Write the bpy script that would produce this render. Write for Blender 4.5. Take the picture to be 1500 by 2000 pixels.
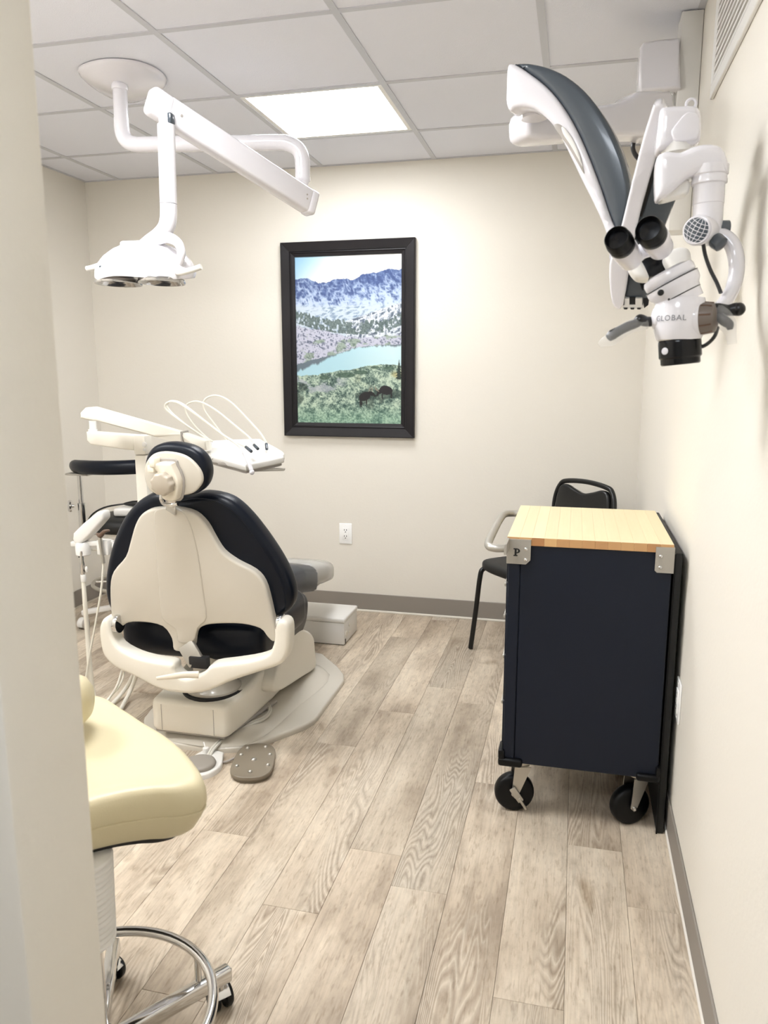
import bpy, bmesh, math, random
import numpy as np
from mathutils import Vector, Matrix, noise as mnoise

for o in list(bpy.data.objects):
    bpy.data.objects.remove(o, do_unlink=True)
S = bpy.context.scene
C = S.collection
PI = math.pi

# ------------------------------------------------------------------ camera
CAM_H = 1.376
FOC = 1505.0
PITCH = math.atan(273.0 / FOC)
YAW = math.radians(13.88)
cam_d = bpy.data.cameras.new('camera')
cam = bpy.data.objects.new('camera', cam_d)
C.objects.link(cam)
cam.location = (0, 0, CAM_H)
cam.rotation_euler = (PI / 2 - PITCH, 0, YAW)
cam_d.sensor_fit = 'VERTICAL'
cam_d.sensor_height = 36.0
cam_d.sensor_width = 27.0
cam_d.lens = 36.0 * FOC / 2000.0
cam_d.clip_start = 0.05
cam_d.dof.use_dof = True
cam_d.dof.focus_distance = 3.0
cam_d.dof.aperture_fstop = cam_d.lens / 3.6
S.camera = cam

# ------------------------------------------------------------------ world, lights, exposure
w = bpy.data.worlds.new('world'); S.world = w
w.use_nodes = True
w.node_tree.nodes['Background'].inputs[0].default_value = (0.80, 0.87, 1.0, 1)
w.node_tree.nodes['Background'].inputs[1].default_value = 0.6
S.view_settings.view_transform = 'Standard'
S.view_settings.look = 'None'
S.view_settings.gamma = 1.0
S.view_settings.use_curve_mapping = False
S.view_settings.exposure = 1.42
PANEL_POWER = 12.5          # emission strength of the lit ceiling panels
BACK_POWER = 9.5             # the panel in view, by the back wall
CORRIDOR_FILL_POWER = 9.0  # added fill panel outside the doorway, out of view
# panels: (x0, y0, strength, label)  -- cell corner on the 0.61 m ceiling grid
GX0, GY0, G = -0.155, 3.085, 0.61

# ------------------------------------------------------------------ camera geometry helpers (used once, at build time)
_F0 = Vector((-math.sin(YAW), math.cos(YAW), 0)); _R = Vector((math.cos(YAW), math.sin(YAW), 0)); _Z = Vector((0, 0, 1))
_F = _F0 * math.cos(PITCH) - _Z * math.sin(PITCH); _U = _Z * math.cos(PITCH) + _F0 * math.sin(PITCH)
_C = Vector((0, 0, CAM_H))
def ray(x, y): return _F * FOC + _R * (x - 750) + _U * (1000 - y)
def py(x, y, Y): r = ray(x, y); return _C + r * (Y / r.y)
def pz(x, y, Zv): r = ray(x, y); return _C + r * ((Zv - CAM_H) / r.z)
def px_(x, y, X): r = ray(x, y); return _C + r * (X / r.x)
def ppl(x, y, p0, n):
    r = ray(x, y); return _C + r * ((p0 - _C).dot(n) / r.dot(n))

# ------------------------------------------------------------------ materials
def new_mat(name):
    m = bpy.data.materials.new(name); m.use_nodes = True
    return m, m.node_tree, m.node_tree.nodes['Principled BSDF']
def lin(c):
    return tuple(((v / 255.0) / 12.92 if v / 255.0 <= 0.04045 else ((v / 255.0 + 0.055) / 1.055) ** 2.4) for v in c) + (1.0,)
def plain(name, rgb, rough=0.5, metal=0.0, bump=0.0, scale=200.0, coat=0.0, var=0.0, spec=0.5):
    m, t, b = new_mat(name)
    col = lin(rgb)
    b.inputs['Base Color'].default_value = col
    b.inputs['Roughness'].default_value = rough
    b.inputs['Metallic'].default_value = metal
    b.inputs['Coat Weight'].default_value = coat
    b.inputs['Coat Roughness'].default_value = 0.08
    b.inputs['Specular IOR Level'].default_value = spec
    tc = t.nodes.new('ShaderNodeTexCoord')
    n = t.nodes.new('ShaderNodeTexNoise'); n.inputs['Scale'].default_value = scale; n.inputs['Detail'].default_value = 3
    t.links.new(tc.outputs['Object'], n.inputs['Vector'])
    if var > 0:
        n2 = t.nodes.new('ShaderNodeTexNoise'); n2.inputs['Scale'].default_value = 3.0; n2.inputs['Detail'].default_value = 4
        t.links.new(tc.outputs['Object'], n2.inputs['Vector'])
        mx = t.nodes.new('ShaderNodeMix'); mx.data_type = 'RGBA'
        mx.inputs['A'].default_value = tuple(c * (1 - var) for c in col[:3]) + (1,)
        mx.inputs['B'].default_value = tuple(min(1, c * (1 + var)) for c in col[:3]) + (1,)
        t.links.new(n2.outputs['Fac'], mx.inputs['Factor'])
        t.links.new(mx.outputs['Result'], b.inputs['Base Color'])
    if bump > 0:
        bp = t.nodes.new('ShaderNodeBump'); bp.inputs['Strength'].default_value = bump; bp.inputs['Distance'].default_value = 0.002
        t.links.new(n.outputs['Fac'], bp.inputs['Height'])
        t.links.new(bp.outputs['Normal'], b.inputs['Normal'])
    else:
        # tiny roughness variation keeps large smooth plastics from looking computer-flat
        mr = t.nodes.new('ShaderNodeMapRange')
        mr.inputs['To Min'].default_value = max(0, rough - 0.03); mr.inputs['To Max'].default_value = rough + 0.03
        n.inputs['Scale'].default_value = 6.0
        t.links.new(n.outputs['Fac'], mr.inputs['Value']); t.links.new(mr.outputs['Result'], b.inputs['Roughness'])
    return m
M = {}
M['wall'] = plain('wall_paint', (228, 223, 213), 0.75, bump=0.25, scale=90, spec=0.3)
M['ceil'] = plain('ceiling_tile', (231, 232, 240), 0.95, bump=0.5, scale=260, spec=0.1)
M['tbar'] = plain('grid_metal', (198, 199, 205), 0.5)
M['vinyl_base'] = plain('vinyl_baseboard', (142, 135, 127), 0.6)
M['caulk'] = plain('white_trim', (235, 230, 220), 0.6)
M['gap'] = plain('subfloor_dark', (70, 58, 48), 0.9)
M['white'] = plain('gloss_white_plastic', (224, 222, 227), 0.16, coat=0.4)
M['whitem'] = plain('satin_white_plastic', (228, 226, 222), 0.38)
M['white_metal'] = plain('white_powder_metal', (232, 230, 226), 0.35)
M['slate'] = plain('slate_gloss_plastic', (68, 76, 84), 0.22, coat=0.3)
M['cream'] = plain('cream_plastic', (232, 224, 208), 0.30, coat=0.15)
M['ivory'] = plain('ivory_plastic', (234, 229, 217), 0.42)
M['outlet'] = plain('outlet_white', (248, 248, 247), 0.3)
M['knobtan'] = plain('headrest_knob_tan', (182, 172, 157), 0.32)
M['knob'] = plain('grey_brown_knob', (112, 102, 94), 0.35)
M['tan'] = plain('warm_grey_plastic', (204, 198, 186), 0.25, coat=0.2)
M['navy'] = plain('navy_vinyl', (8, 15, 27), 0.34, bump=0.12, scale=500, spec=0.24)
M['navy_hi'] = plain('slate_blue_vinyl', (34, 42, 54), 0.34, bump=0.1, scale=500)
M['black'] = plain('black_plastic', (7, 8, 10), 0.3)
M['blackm'] = plain('black_matte', (10, 11, 13), 0.55)
M['glassblack'] = plain('black_lens', (4, 5, 9), 0.22, spec=0.3)
M['rubber'] = plain('black_rubber', (5, 6, 8), 0.38, spec=0.25)
M['chrome'] = plain('chrome', (215, 215, 215), 0.09, metal=1.0)
M['steel'] = plain('brushed_steel', (188, 184, 176), 0.38, metal=0.85)
M['alu'] = plain('satin_aluminium', (176, 172, 164), 0.42, metal=0.6)
M['cartpaint'] = plain('charcoal_powder_coat', (15, 22, 36), 0.5, bump=0.08, scale=700, var=0.05, spec=0.3)
M['stoolvinyl'] = plain('butter_cream_vinyl', (208, 197, 163), 0.38, bump=0.10, scale=420)
M['pedal'] = plain('taupe_pedal_metal', (128, 118, 103), 0.4, var=0.06)
M['padgrey'] = plain('grey_pad', (150, 144, 136), 0.5)
M['hose'] = plain('grey_hose', (205, 202, 192), 0.4)
M['hosew'] = plain('white_hose', (232, 228, 216), 0.4)
M['frame'] = plain('espresso_wood_frame', (22, 19, 22), 0.45, bump=0.1, scale=60, var=0.12, spec=0.3)
M['blue'] = plain('blue_cord', (40, 66, 150), 0.4)
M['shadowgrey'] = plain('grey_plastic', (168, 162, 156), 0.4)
M['dark'] = plain('dark_recess', (22, 22, 24), 0.7)
M['brown'] = plain('brown_grip', (96, 74, 60), 0.45)
M['ink'] = plain('black_ink', (10, 10, 12), 0.6)
M['greyink'] = plain('grey_ink', (120, 122, 128), 0.5)
M['lens'] = plain('reflector', (180, 178, 176), 0.12, metal=0.9)
# translucent sleeve
m, t, b = new_mat('clear_plastic_sleeve'); M['clear'] = m
b.inputs['Base Color'].default_value = (0.93, 0.93, 0.93, 1); b.inputs['Roughness'].default_value = 0.12
b.inputs['Transmission Weight'].default_value = 0.0; b.inputs['Alpha'].default_value = 0.16
m, t, b = new_mat('smoky_plastic_cover'); M['cover'] = m
b.inputs['Base Color'].default_value = (0.62, 0.61, 0.58, 1); b.inputs['Roughness'].default_value = 0.14
b.inputs['Alpha'].default_value = 0.72
# emissive diffuser
def emit(name, strength, col=(0.965, 0.98, 1.0)):
    m, t, b = new_mat(name)
    b.inputs['Base Color'].default_value = (0.9, 0.9, 0.9, 1)
    b.inputs['Emission Color'].default_value = col + (1,)
    b.inputs['Emission Strength'].default_value = strength
    return m
M['lit'] = emit('lit_diffuser', PANEL_POWER)
M['lit_back'] = emit('lit_diffuser_back', BACK_POWER)
M['fill_corridor'] = emit('fill_diffuser_cool', CORRIDOR_FILL_POWER, (0.86, 0.92, 1.0))

# oak plank
def plank_mat():
    m, t, b = new_mat('greige_oak_plank')
    N = t.nodes; L = t.links
    def nd(k, **kw):
        n = N.new(k)
        for a, v in kw.items(): setattr(n, a, v)
        return n
    oi = nd('ShaderNodeObjectInfo'); tc = nd('ShaderNodeTexCoord')
    # per-plank offset
    comb = nd('ShaderNodeCombineXYZ')
    mul = nd('ShaderNodeMath', operation='MULTIPLY'); mul.inputs[1].default_value = 37.0
    L.new(oi.outputs['Random'], mul.inputs[0])
    L.new(mul.outputs[0], comb.inputs[0]); L.new(mul.outputs[0], comb.inputs[1]); L.new(mul.outputs[0], comb.inputs[2])
    add = nd('ShaderNodeVectorMath', operation='ADD')
    L.new(tc.outputs['Object'], add.inputs[0]); L.new(comb.outputs[0], add.inputs[1])
    def mapped(sx, sy):
        mp = nd('ShaderNodeMapping'); mp.inputs['Scale'].default_value = (sx, sy, 1); L.new(add.outputs[0], mp.inputs['Vector']); return mp
    def noise(mp, sc, det=4, rough=0.55, dist=0.0):
        n = nd('ShaderNodeTexNoise'); n.inputs['Scale'].default_value = sc; n.inputs['Detail'].default_value = det
        n.inputs['Roughness'].default_value = rough; n.inputs['Distortion'].default_value = dist
        L.new(mp.outputs[0], n.inputs['Vector']); return n
    def mth(op, a, bb=None, v=None, clamp=False):
        n = nd('ShaderNodeMath', operation=op); n.use_clamp = clamp
        L.new(a, n.inputs[0])
        if bb is not None: L.new(bb, n.inputs[1])
        if v is not None: n.inputs[1].default_value = v
        return n.outputs[0]
    def ramp(v, stops):
        r = nd('ShaderNodeValToRGB'); e = r.color_ramp.elements
        while len(e) < len(stops): e.new(0.5)
        for i, (p, c) in enumerate(stops): e[i].position = p; e[i].color = c if len(c) == 4 else tuple(c) + (1,)
        L.new(v, r.inputs[0]); return r.outputs[0]
    def mix(fac, a, bb, mode='MIX'):
        n = nd('ShaderNodeMix', data_type='RGBA', blend_type=mode)
        if hasattr(fac, 'node'): L.new(fac, n.inputs['Factor'])
        else: n.inputs['Factor'].default_value = fac
        for s, k in ((a, 'A'), (bb, 'B')):
            if hasattr(s, 'node'): L.new(s, n.inputs[k])
            else: n.inputs[k].default_value = s
        return n.outputs['Result']
    # broad tone, softly streaked along the board
    broad = noise(mapped(5.0, 1.3), 1.0, 4, 0.6)
    base = ramp(broad.outputs['Fac'], [(0.30, lin((158, 142, 124))), (0.42, lin((188, 172, 152))), (0.54, lin((214, 199, 178))), (0.72, lin((226, 214, 195)))])
    # cathedral contour lines
    field = noise(mapped(7.0, 0.75), 1.0, 2.0, 0.45, 0.4)
    f1 = mth('MULTIPLY', field.outputs['Fac'], v=46.0)
    f2 = mth('FRACT', f1)
    f3 = mth('PINGPONG', f1, v=0.5)
    lines = ramp(f3, [(0.0, (1, 1, 1)), (0.16, (0.3, 0.3, 0.3)), (0.34, (0, 0, 0)), (1.0, (0, 0, 0))])
    dark = ramp(f3, [(0.0, (0, 0, 0)), (0.28, (0, 0, 0)), (0.5, (1, 1, 1)), (1.0, (1, 1, 1))])
    # lines live only in patches
    patch = noise(mapped(4.0, 0.9), 1.3, 2, 0.5)
    pm = ramp(patch.outputs['Fac'], [(0.46, (0, 0, 0)), (0.62, (1, 1, 1))])
    lw = nd('ShaderNodeMath', operation='MULTIPLY'); L.new(lines, lw.inputs[0]); L.new(pm, lw.inputs[1])
    lw2 = mth('MULTIPLY', lw.outputs[0], v=0.62)
    dw = nd('ShaderNodeMath', operation='MULTIPLY'); L.new(dark, dw.inputs[0]); L.new(pm, dw.inputs[1])
    dw2 = mth('MULTIPLY', dw.outputs[0], v=0.36)
    c1 = mix(pm, base, mix(0.38, base, lin((146, 129, 111))))
    c2 = mix(dw2, c1, lin((116, 99, 83)))
    c3 = mix(lw2, c2, lin((224, 213, 195)))
    # fine fibre streaks and pores
    fib = noise(mapped(160.0, 9.0), 1.0, 3, 0.6)
    fc = ramp(fib.outputs['Fac'], [(0.35, (0.80, 0.80, 0.80)), (0.55, (1, 1, 1)), (0.75, (1.06, 1.06, 1.06))])
    c4 = mix(0.6, c3, fc, 'MULTIPLY')
    mott = noise(mapped(40.0, 22.0), 1.0, 4, 0.7)
    mc = ramp(mott.outputs['Fac'], [(0.3, (0.84, 0.83, 0.81)), (0.5, (1, 1, 1)), (0.7, (1.07, 1.07, 1.07))])
    c5 = mix(0.8, c4, mc, 'MULTIPLY')
    dash = noise(mapped(150.0, 26.0), 1.0, 2, 0.5)
    dc = ramp(dash.outputs['Fac'], [(0.0, (1, 1, 1)), (0.57, (1, 1, 1)), (0.68, (0.78, 0.75, 0.72)), (1.0, (0.7, 0.66, 0.62))])
    c5 = mix(0.8, c5, dc, 'MULTIPLY')
    # dark blotches / knots
    kn = noise(mapped(7.0, 3.0), 1.0, 3, 0.5, 0.6)
    kc = ramp(kn.outputs['Fac'], [(0.0, (0.60, 0.55, 0.50)), (0.27, (0.68, 0.63, 0.58)), (0.36, (1, 1, 1)), (1.0, (1, 1, 1))])
    c6 = mix(1.0, c5, kc, 'MULTIPLY')
    # per plank brightness
    br = nd('ShaderNodeMapRange'); br.inputs['To Min'].default_value = 0.80; br.inputs['To Max'].default_value = 1.03
    L.new(oi.outputs['Random'], br.inputs['Value'])
    c7 = mix(1.0, c6, br.outputs[0], 'MULTIPLY')
    L.new(c7, b.inputs['Base Color'])
    b.inputs['Roughness'].default_value = 0.46
    b.inputs['Specular IOR Level'].default_value = 0.35
    bp = nd('ShaderNodeBump'); bp.inputs['Strength'].default_value = 0.25; bp.inputs['Distance'].default_value = 0.0015
    L.new(fib.outputs['Fac'], bp.inputs['Height']); L.new(bp.outputs[0], b.inputs['Normal'])
    return m
M['plank'] = plank_mat()
# butcher block staves
def maple_mat():
    m, t, b = new_mat('maple_stave')
    N = t.nodes; L = t.links
    oi = N.new('ShaderNodeObjectInfo'); tc = N.new('ShaderNodeTexCoord')
    mp = N.new('ShaderNodeMapping'); mp.inputs['Scale'].default_value = (60, 3, 3); L.new(tc.outputs['Object'], mp.inputs['Vector'])
    n = N.new('ShaderNodeTexNoise'); n.inputs['Scale'].default_value = 2; n.inputs['Detail'].default_value = 4; L.new(mp.outputs[0], n.inputs['Vector'])
    r = N.new('ShaderNodeValToRGB'); r.color_ramp.elements[0].color = lin((230, 212, 170)); r.color_ramp.elements[1].color = lin((238, 223, 184))
    L.new(n.outputs['Fac'], r.inputs[0])
    mr = N.new('ShaderNodeMapRange'); mr.inputs['To Min'].default_value = 0.93; mr.inputs['To Max'].default_value = 1.03; L.new(oi.outputs['Random'], mr.inputs['Value'])
    mx = N.new('ShaderNodeMix'); mx.data_type = 'RGBA'; mx.blend_type = 'MULTIPLY'; mx.inputs['Factor'].default_value = 1
    L.new(r.outputs[0], mx.inputs['A']); L.new(mr.outputs[0], mx.inputs['B']); L.new(mx.outputs['Result'], b.inputs['Base Color'])
    ge = N.new('ShaderNodeNewGeometry'); sx = N.new('ShaderNodeSeparateXYZ'); L.new(ge.outputs['Normal'], sx.inputs[0])
    ab = N.new('ShaderNodeMath'); ab.operation = 'ABSOLUTE'; L.new(sx.outputs['Y'], ab.inputs[0])
    gt = N.new('ShaderNodeMath'); gt.operation = 'GREATER_THAN'; gt.inputs[1].default_value = 0.6; L.new(ab.outputs[0], gt.inputs[0])
    eg = N.new('ShaderNodeMix'); eg.data_type = 'RGBA'; eg.inputs['A'].default_value = lin((206, 166, 116)); eg.inputs['B'].default_value = lin((166, 116, 74)); L.new(oi.outputs['Random'], eg.inputs['Factor'])
    m2 = N.new('ShaderNodeMix'); m2.data_type = 'RGBA'; L.new(gt.outputs[0], m2.inputs['Factor']); L.new(mx.outputs['Result'], m2.inputs['A']); L.new(eg.outputs['Result'], m2.inputs['B']); L.new(m2.outputs['Result'], b.inputs['Base Color'])
    b.inputs['Roughness'].default_value = 0.42
    return m
M['maple'] = maple_mat()

# ------------------------------------------------------------------ mesh helpers
def V(*a): return Vector(a)
def catmull(pts, n=6, closed=False):
    pts = [Vector(p) for p in pts]; out = []; k = len(pts)
    rng = range(k) if closed else range(k - 1)
    for i in rng:
        if closed: p0, p1, p2, p3 = pts[i - 1], pts[i], pts[(i + 1) % k], pts[(i + 2) % k]
        else: p0, p1, p2, p3 = pts[max(i - 1, 0)], pts[i], pts[i + 1], pts[min(i + 2, k - 1)]
        for j in range(n):
            s = j / n
            out.append(0.5 * ((2 * p1) + (p2 - p0) * s + (2 * p0 - 5 * p1 + 4 * p2 - p3) * s * s + (3 * p1 - p0 - 3 * p2 + p3) * s ** 3))
    if not closed: out.append(pts[-1])
    return out
def loft(bm, rings, closed=True, cap=True):
    vs = [[bm.verts.new(p) for p in r] for r in rings]
    n = len(rings[0])
    for a, b2 in zip(vs, vs[1:]):
        for i in range(n if closed else n - 1):
            j = (i + 1) % n
            try: bm.faces.new((a[i], a[j], b2[j], b2[i]))
            except ValueError: pass
    if cap and closed:
        for r in (vs[0][::-1], vs[-1]):
            try: bm.faces.new(r)
            except ValueError: pass
    return vs
def box(bm, c, s, rot=None, bev=0.0, seg=2):
    t = bmesh.new()
    bmesh.ops.create_cube(t, size=1.0)
    bmesh.ops.scale(t, vec=Vector(s), verts=t.verts)
    if bev > 0:
        bmesh.ops.bevel(t, geom=t.edges[:], offset=min(bev, min(s) * 0.49), segments=seg, affect='EDGES', profile=0.5)
    mt = Matrix.Translation(Vector(c))
    if rot is not None: mt = mt @ (rot if isinstance(rot, Matrix) else Matrix.Rotation(rot, 4, 'Z'))
    bmesh.ops.transform(t, matrix=mt, verts=t.verts)
    me = bpy.data.meshes.new('t'); t.to_mesh(me); t.free(); bm.from_mesh(me); bpy.data.meshes.remove(me)
    return bm
def box2(bm, lo, hi, bev=0.0, seg=2):
    lo = Vector(lo); hi = Vector(hi); return box(bm, (lo + hi) / 2, hi - lo, None, bev, seg)
def beam(bm, a, b2, wd, ht, up=None, bev=0.0, seg=2):
    """box section from a to b2"""
    a = Vector(a); b2 = Vector(b2); d = (b2 - a).normalized(); up = Vector(up) if up else _Z
    side = d.cross(up).normalized(); u2 = side.cross(d).normalized()
    rot = Matrix((d, side, u2)).transposed().to_4x4()
    return box(bm, (a + b2) / 2, ((b2 - a).length, wd, ht), rot, bev, seg)
def tube(bm, pts, r, n=12, closed=False, cap=True, flat=1.0, up=None):
    pts = [Vector(p) for p in pts]; k = len(pts)
    rs = r if isinstance(r, (list, tuple)) else [r] * k
    rings = []; prev = None
    for i, p in enumerate(pts):
        if closed: d = (pts[(i + 1) % k] - pts[i - 1])
        else: d = pts[min(i + 1, k - 1)] - pts[max(i - 1, 0)]
        d.normalize()
        if prev is None:
            ref = Vector(up) if up else (Vector((0, 0, 1)) if abs(d.z) < 0.9 else Vector((1, 0, 0)))
            a = ref - d * ref.dot(d)
        else: a = prev - d * prev.dot(d)
        a.normalize(); prev = a; b2 = d.cross(a)
        rings.append([p + (a * math.cos(2 * PI * j / n) + b2 * flat * math.sin(2 * PI * j / n)) * rs[i] for j in range(n)])
    if closed: rings.append(rings[0]); loft(bm, rings, True, False); bmesh.ops.remove_doubles(bm, verts=bm.verts, dist=1e-6)
    else: loft(bm, rings, True, cap)
    return bm
def rs_interp(r, pts):
    k = len(pts); out = []
    for i in range(k):
        f = i / (k - 1) * (len(r) - 1); a = int(f); b2 = min(a + 1, len(r) - 1)
        out.append(r[a] + (r[b2] - r[a]) * (f - a))
    return out
def stube(bm, pts, r, n=12, sub=6, **kw):
    q = catmull(pts, sub)
    return tube(bm, q, rs_interp(r, q) if isinstance(r, (list, tuple)) else r, n, **kw)
def lathe(bm, o, axis, prof, n=24, cap=True):
    """prof: list of (radius, height along axis)"""
    o = Vector(o); d = Vector(axis).normalized()
    ref = Vector((0, 0, 1)) if abs(d.z) < 0.9 else Vector((1, 0, 0))
    a = (ref - d * ref.dot(d)).normalized(); b2 = d.cross(a)
    rings = [[o + d * h + (a * math.cos(2 * PI * j / n) + b2 * math.sin(2 * PI * j / n)) * max(r, 1e-5) for j in range(n)] for r, h in prof]
    loft(bm, rings, True, cap); return bm
def cyl(bm, a, b2, r, n=20, bev=0.0):
    a = Vector(a); b2 = Vector(b2); L = (b2 - a).length
    if bev > 0: pr = [(r - bev, 0), (r - bev * 0.3, bev * 0.3), (r, bev), (r, L - bev), (r - bev * 0.3, L - bev * 0.3), (r - bev, L)]
    else: pr = [(r, 0), (r, L)]
    return lathe(bm, a, b2 - a, pr, n)
def ell(bm, c, s, n=20, m=12, rot=None):
    t = bmesh.new(); bmesh.ops.create_uvsphere(t, u_segments=n, v_segments=m, radius=1.0)
    bmesh.ops.scale(t, vec=Vector(s), verts=t.verts)
    mt = Matrix.Translation(Vector(c))
    if rot is not None: mt = mt @ rot
    bmesh.ops.transform(t, matrix=mt, verts=t.verts)
    me = bpy.data.meshes.new('t'); t.to_mesh(me); t.free(); bm.from_mesh(me); bpy.data.meshes.remove(me)
    return bm
def pillow(bm, pts, nrm, thick, r=0.0, steps=4, r2=None):
    """solid from a planar outline (3-D points), extruded along nrm; far edge rounded by r, near edge by r2.
    Height follows the true distance to the outline, so concave outlines stay clean."""
    nrm = Vector(nrm).normalized(); P = [Vector(p) for p in pts]
    if r2 is None: r2 = r
    o = P[0]; u = nrm.orthogonal().normalized(); v = nrm.cross(u)
    q = [((p - o).dot(u), (p - o).dot(v)) for p in P]
    qq = []
    for p in q:
        if not qq or math.hypot(p[0] - qq[-1][0], p[1] - qq[-1][1]) > 2e-4: qq.append(p)
    if math.hypot(qq[0][0] - qq[-1][0], qq[0][1] - qq[-1][1]) < 2e-4: qq.pop()
    q = np.array(qq); k = len(q)
    area = 0.5 * np.sum(q[:, 0] * np.roll(q[:, 1], -1) - np.roll(q[:, 0], -1) * q[:, 1])
    if area < 0: q = q[::-1].copy()
    nx = np.roll(q, -1, 0); sg = nx - q; L2 = (sg ** 2).sum(1)
    def dist(p):
        w_ = p[:, None, :] - q[None]; tt = np.clip((w_ * sg[None]).sum(2) / L2[None], 0, 1)
        return np.sqrt(((w_ - tt[..., None] * sg[None]) ** 2).sum(2)).min(1)
    def inside(p):
        x, y = p[:, 0][:, None], p[:, 1][:, None]; x1, y1 = q[:, 0][None], q[:, 1][None]; x2, y2 = nx[:, 0][None], nx[:, 1][None]
        c = ((y1 > y) != (y2 > y)) & (x < (x2 - x1) * (y - y1) / np.where(y2 == y1, 1e-12, y2 - y1) + x1)
        return (c.sum(1) % 2) == 1
    e1 = (q - np.roll(q, 1, 0)); e1 /= np.linalg.norm(e1, axis=1)[:, None]; e2 = sg / np.sqrt(L2)[:, None]
    m = np.stack([-(e1 + e2)[:, 1], (e1 + e2)[:, 0]], 1); ln = np.linalg.norm(m, axis=1)[:, None]; m = m / np.maximum(ln, 1e-6)
    cs = np.maximum(0.35, m[:, 0] * -e1[:, 1] + m[:, 1] * e1[:, 0])
    extra = []
    for rad in {r, r2}:
        if rad <= 0: continue
        for s_ in range(1, steps + 1):
            d = rad * (1 - math.cos(PI / 2 * s_ / steps)); c = q + m * (d / cs)[:, None]
            ok = inside(c) & (dist(c) > d * 0.93)
            extra.append(c[ok])
    co = [Vector(p) for p in q]
    if extra:
        last = []
        for p in np.concatenate(extra):
            co.append(Vector(p))
    from mathutils.geometry import delaunay_2d_cdt
    vs_, es_, fs_, _, _, _ = delaunay_2d_cdt(co, [(i, (i + 1) % k) for i in range(k)], [], 1, 1e-5)
    vv = np.array([(a.x, a.y) for a in vs_]); dd = dist(vv)
    def off(dv, rad):
        if rad <= 0: return 0.0
        x = rad - min(dv, rad); return rad - math.sqrt(max(0, rad * rad - x * x))
    f_v = [bm.verts.new(o + u * a[0] + v * a[1] + nrm * (thick - off(d, r))) for a, d in zip(vv, dd)]
    b_v = [bm.verts.new(o + u * a[0] + v * a[1] + nrm * off(d, r2)) for a, d in zip(vv, dd)]
    cnt = {}
    for f in fs_:
        bm.faces.new([f_v[i] for i in f]); bm.faces.new([b_v[i] for i in reversed(f)])
        for i in range(len(f)):
            a, b2 = f[i], f[(i + 1) % len(f)]; cnt.setdefault((min(a, b2), max(a, b2)), []).append((a, b2))
    for e in cnt.values():
        if len(e) == 1: a, b2 = e[0]; bm.faces.new((f_v[b2], f_v[a], b_v[a], b_v[b2]))
    return bm
def scurve(pts, n=5, Y=None): return catmull(pts, n, True)
def plane_out(pts, p0, n, smooth=5):
    """pixel outline -> 3-D outline on the plane through p0 with normal n"""
    q = [ppl(x, y, Vector(p0), Vector(n)) for x, y in pts]
    return catmull(q, smooth, True) if smooth else q
def obj(name, bm, mat, parent=None, smooth=40):
    bmesh.ops.recalc_face_normals(bm, faces=bm.faces)
    me = bpy.data.meshes.new(name)
    bm.to_mesh(me); bm.free()
    if smooth:
        for p in me.polygons: p.use_smooth = len(p.vertices) <= 6
        me.set_sharp_from_angle(angle=math.radians(smooth))
    me.materials.append(M[mat] if isinstance(mat, str) else mat)
    o = bpy.data.objects.new(name, me); C.objects.link(o)
    if parent is not None:
        o.parent = parent; o.matrix_parent_inverse = Matrix.Translation(-parent_world(parent))
    return o
def parent_world(p):
    return Vector(PW.get(p.name, (0, 0, 0)))
PW = {}
def thing(name, label, cat, loc=(0, 0, 0), group=None):
    o = bpy.data.objects.new(name, None); C.objects.link(o)
    o.location = loc; PW[o.name] = tuple(loc)
    o.empty_display_size = 0.05
    o['label'] = label; o['category'] = cat
    if group: o['group'] = group
    return o
def lab(o, label): o['label'] = label; return o
def struct(name, bm, mat, parent=None, smooth=0):
    o = obj(name, bm, mat, parent, smooth)
    o['kind'] = 'structure'
    return o
def B(): return bmesh.new()

# ================================================================== ROOM
XL, XR, YB, YF, ZC = -2.82, 0.327, 4.183, -1.30, 2.46
PX, PY0, PY1 = -0.512, 0.575, 0.695            # door-side partition end
random.seed(4)
# floor and planks
b = B(); box2(b, (XL, YF, -0.05), (XR, YB, -0.008)); floor = struct('floor', b, 'gap')
PW_ = 0.155
joints = {0: 1.902, 1: 2.14, 2: 1.518, 3: 2.428, 4: 1.834, 5: 1.968, 6: 1.68, 7: 2.57, 8: 1.95, 9: 2.33, 10: 1.72, 11: 2.78, 12: 2.1, 13: 1.6, 14: 2.5, 15: 1.9, 16: 2.3, 17: 1.75, 18: 2.6, 19: 2.05, 20: 1.5}
meshes = {}
def plank(x0, x1, y0, y1):
    x0 = max(x0, XL); x1 = min(x1, XR); y0 = max(y0, YF); y1 = min(y1, YB)
    if x1 - x0 < 0.01 or y1 - y0 < 0.01: return
    key = (round(x1 - x0, 3), round(y1 - y0, 3))
    if key not in meshes:
        bm = B(); hx, hy = (x1 - x0) / 2 - 0.00035, (y1 - y0) / 2 - 0.00035; e = 0.0007
        loft(bm, [[V(-hx, -hy, -0.008), V(hx, -hy, -0.008), V(hx, hy, -0.008), V(-hx, hy, -0.008)],
                  [V(-hx, -hy, -e), V(hx, -hy, -e), V(hx, hy, -e), V(-hx, hy, -e)],
                  [V(-hx + e, -hy + e, 0), V(hx - e, -hy + e, 0), V(hx - e, hy - e, 0), V(-hx + e, hy - e, 0)]])
        bmesh.ops.recalc_face_normals(bm, faces=bm.faces)
        me = bpy.data.meshes.new('plank'); bm.to_mesh(me); bm.free(); me.materials.append(M['plank']); meshes[key] = me
    o = bpy.data.objects.new('plank', meshes[key]); C.objects.link(o)
    o.location = ((x0 + x1) / 2, (y0 + y1) / 2, 0); o.parent = floor
k = 0
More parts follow.
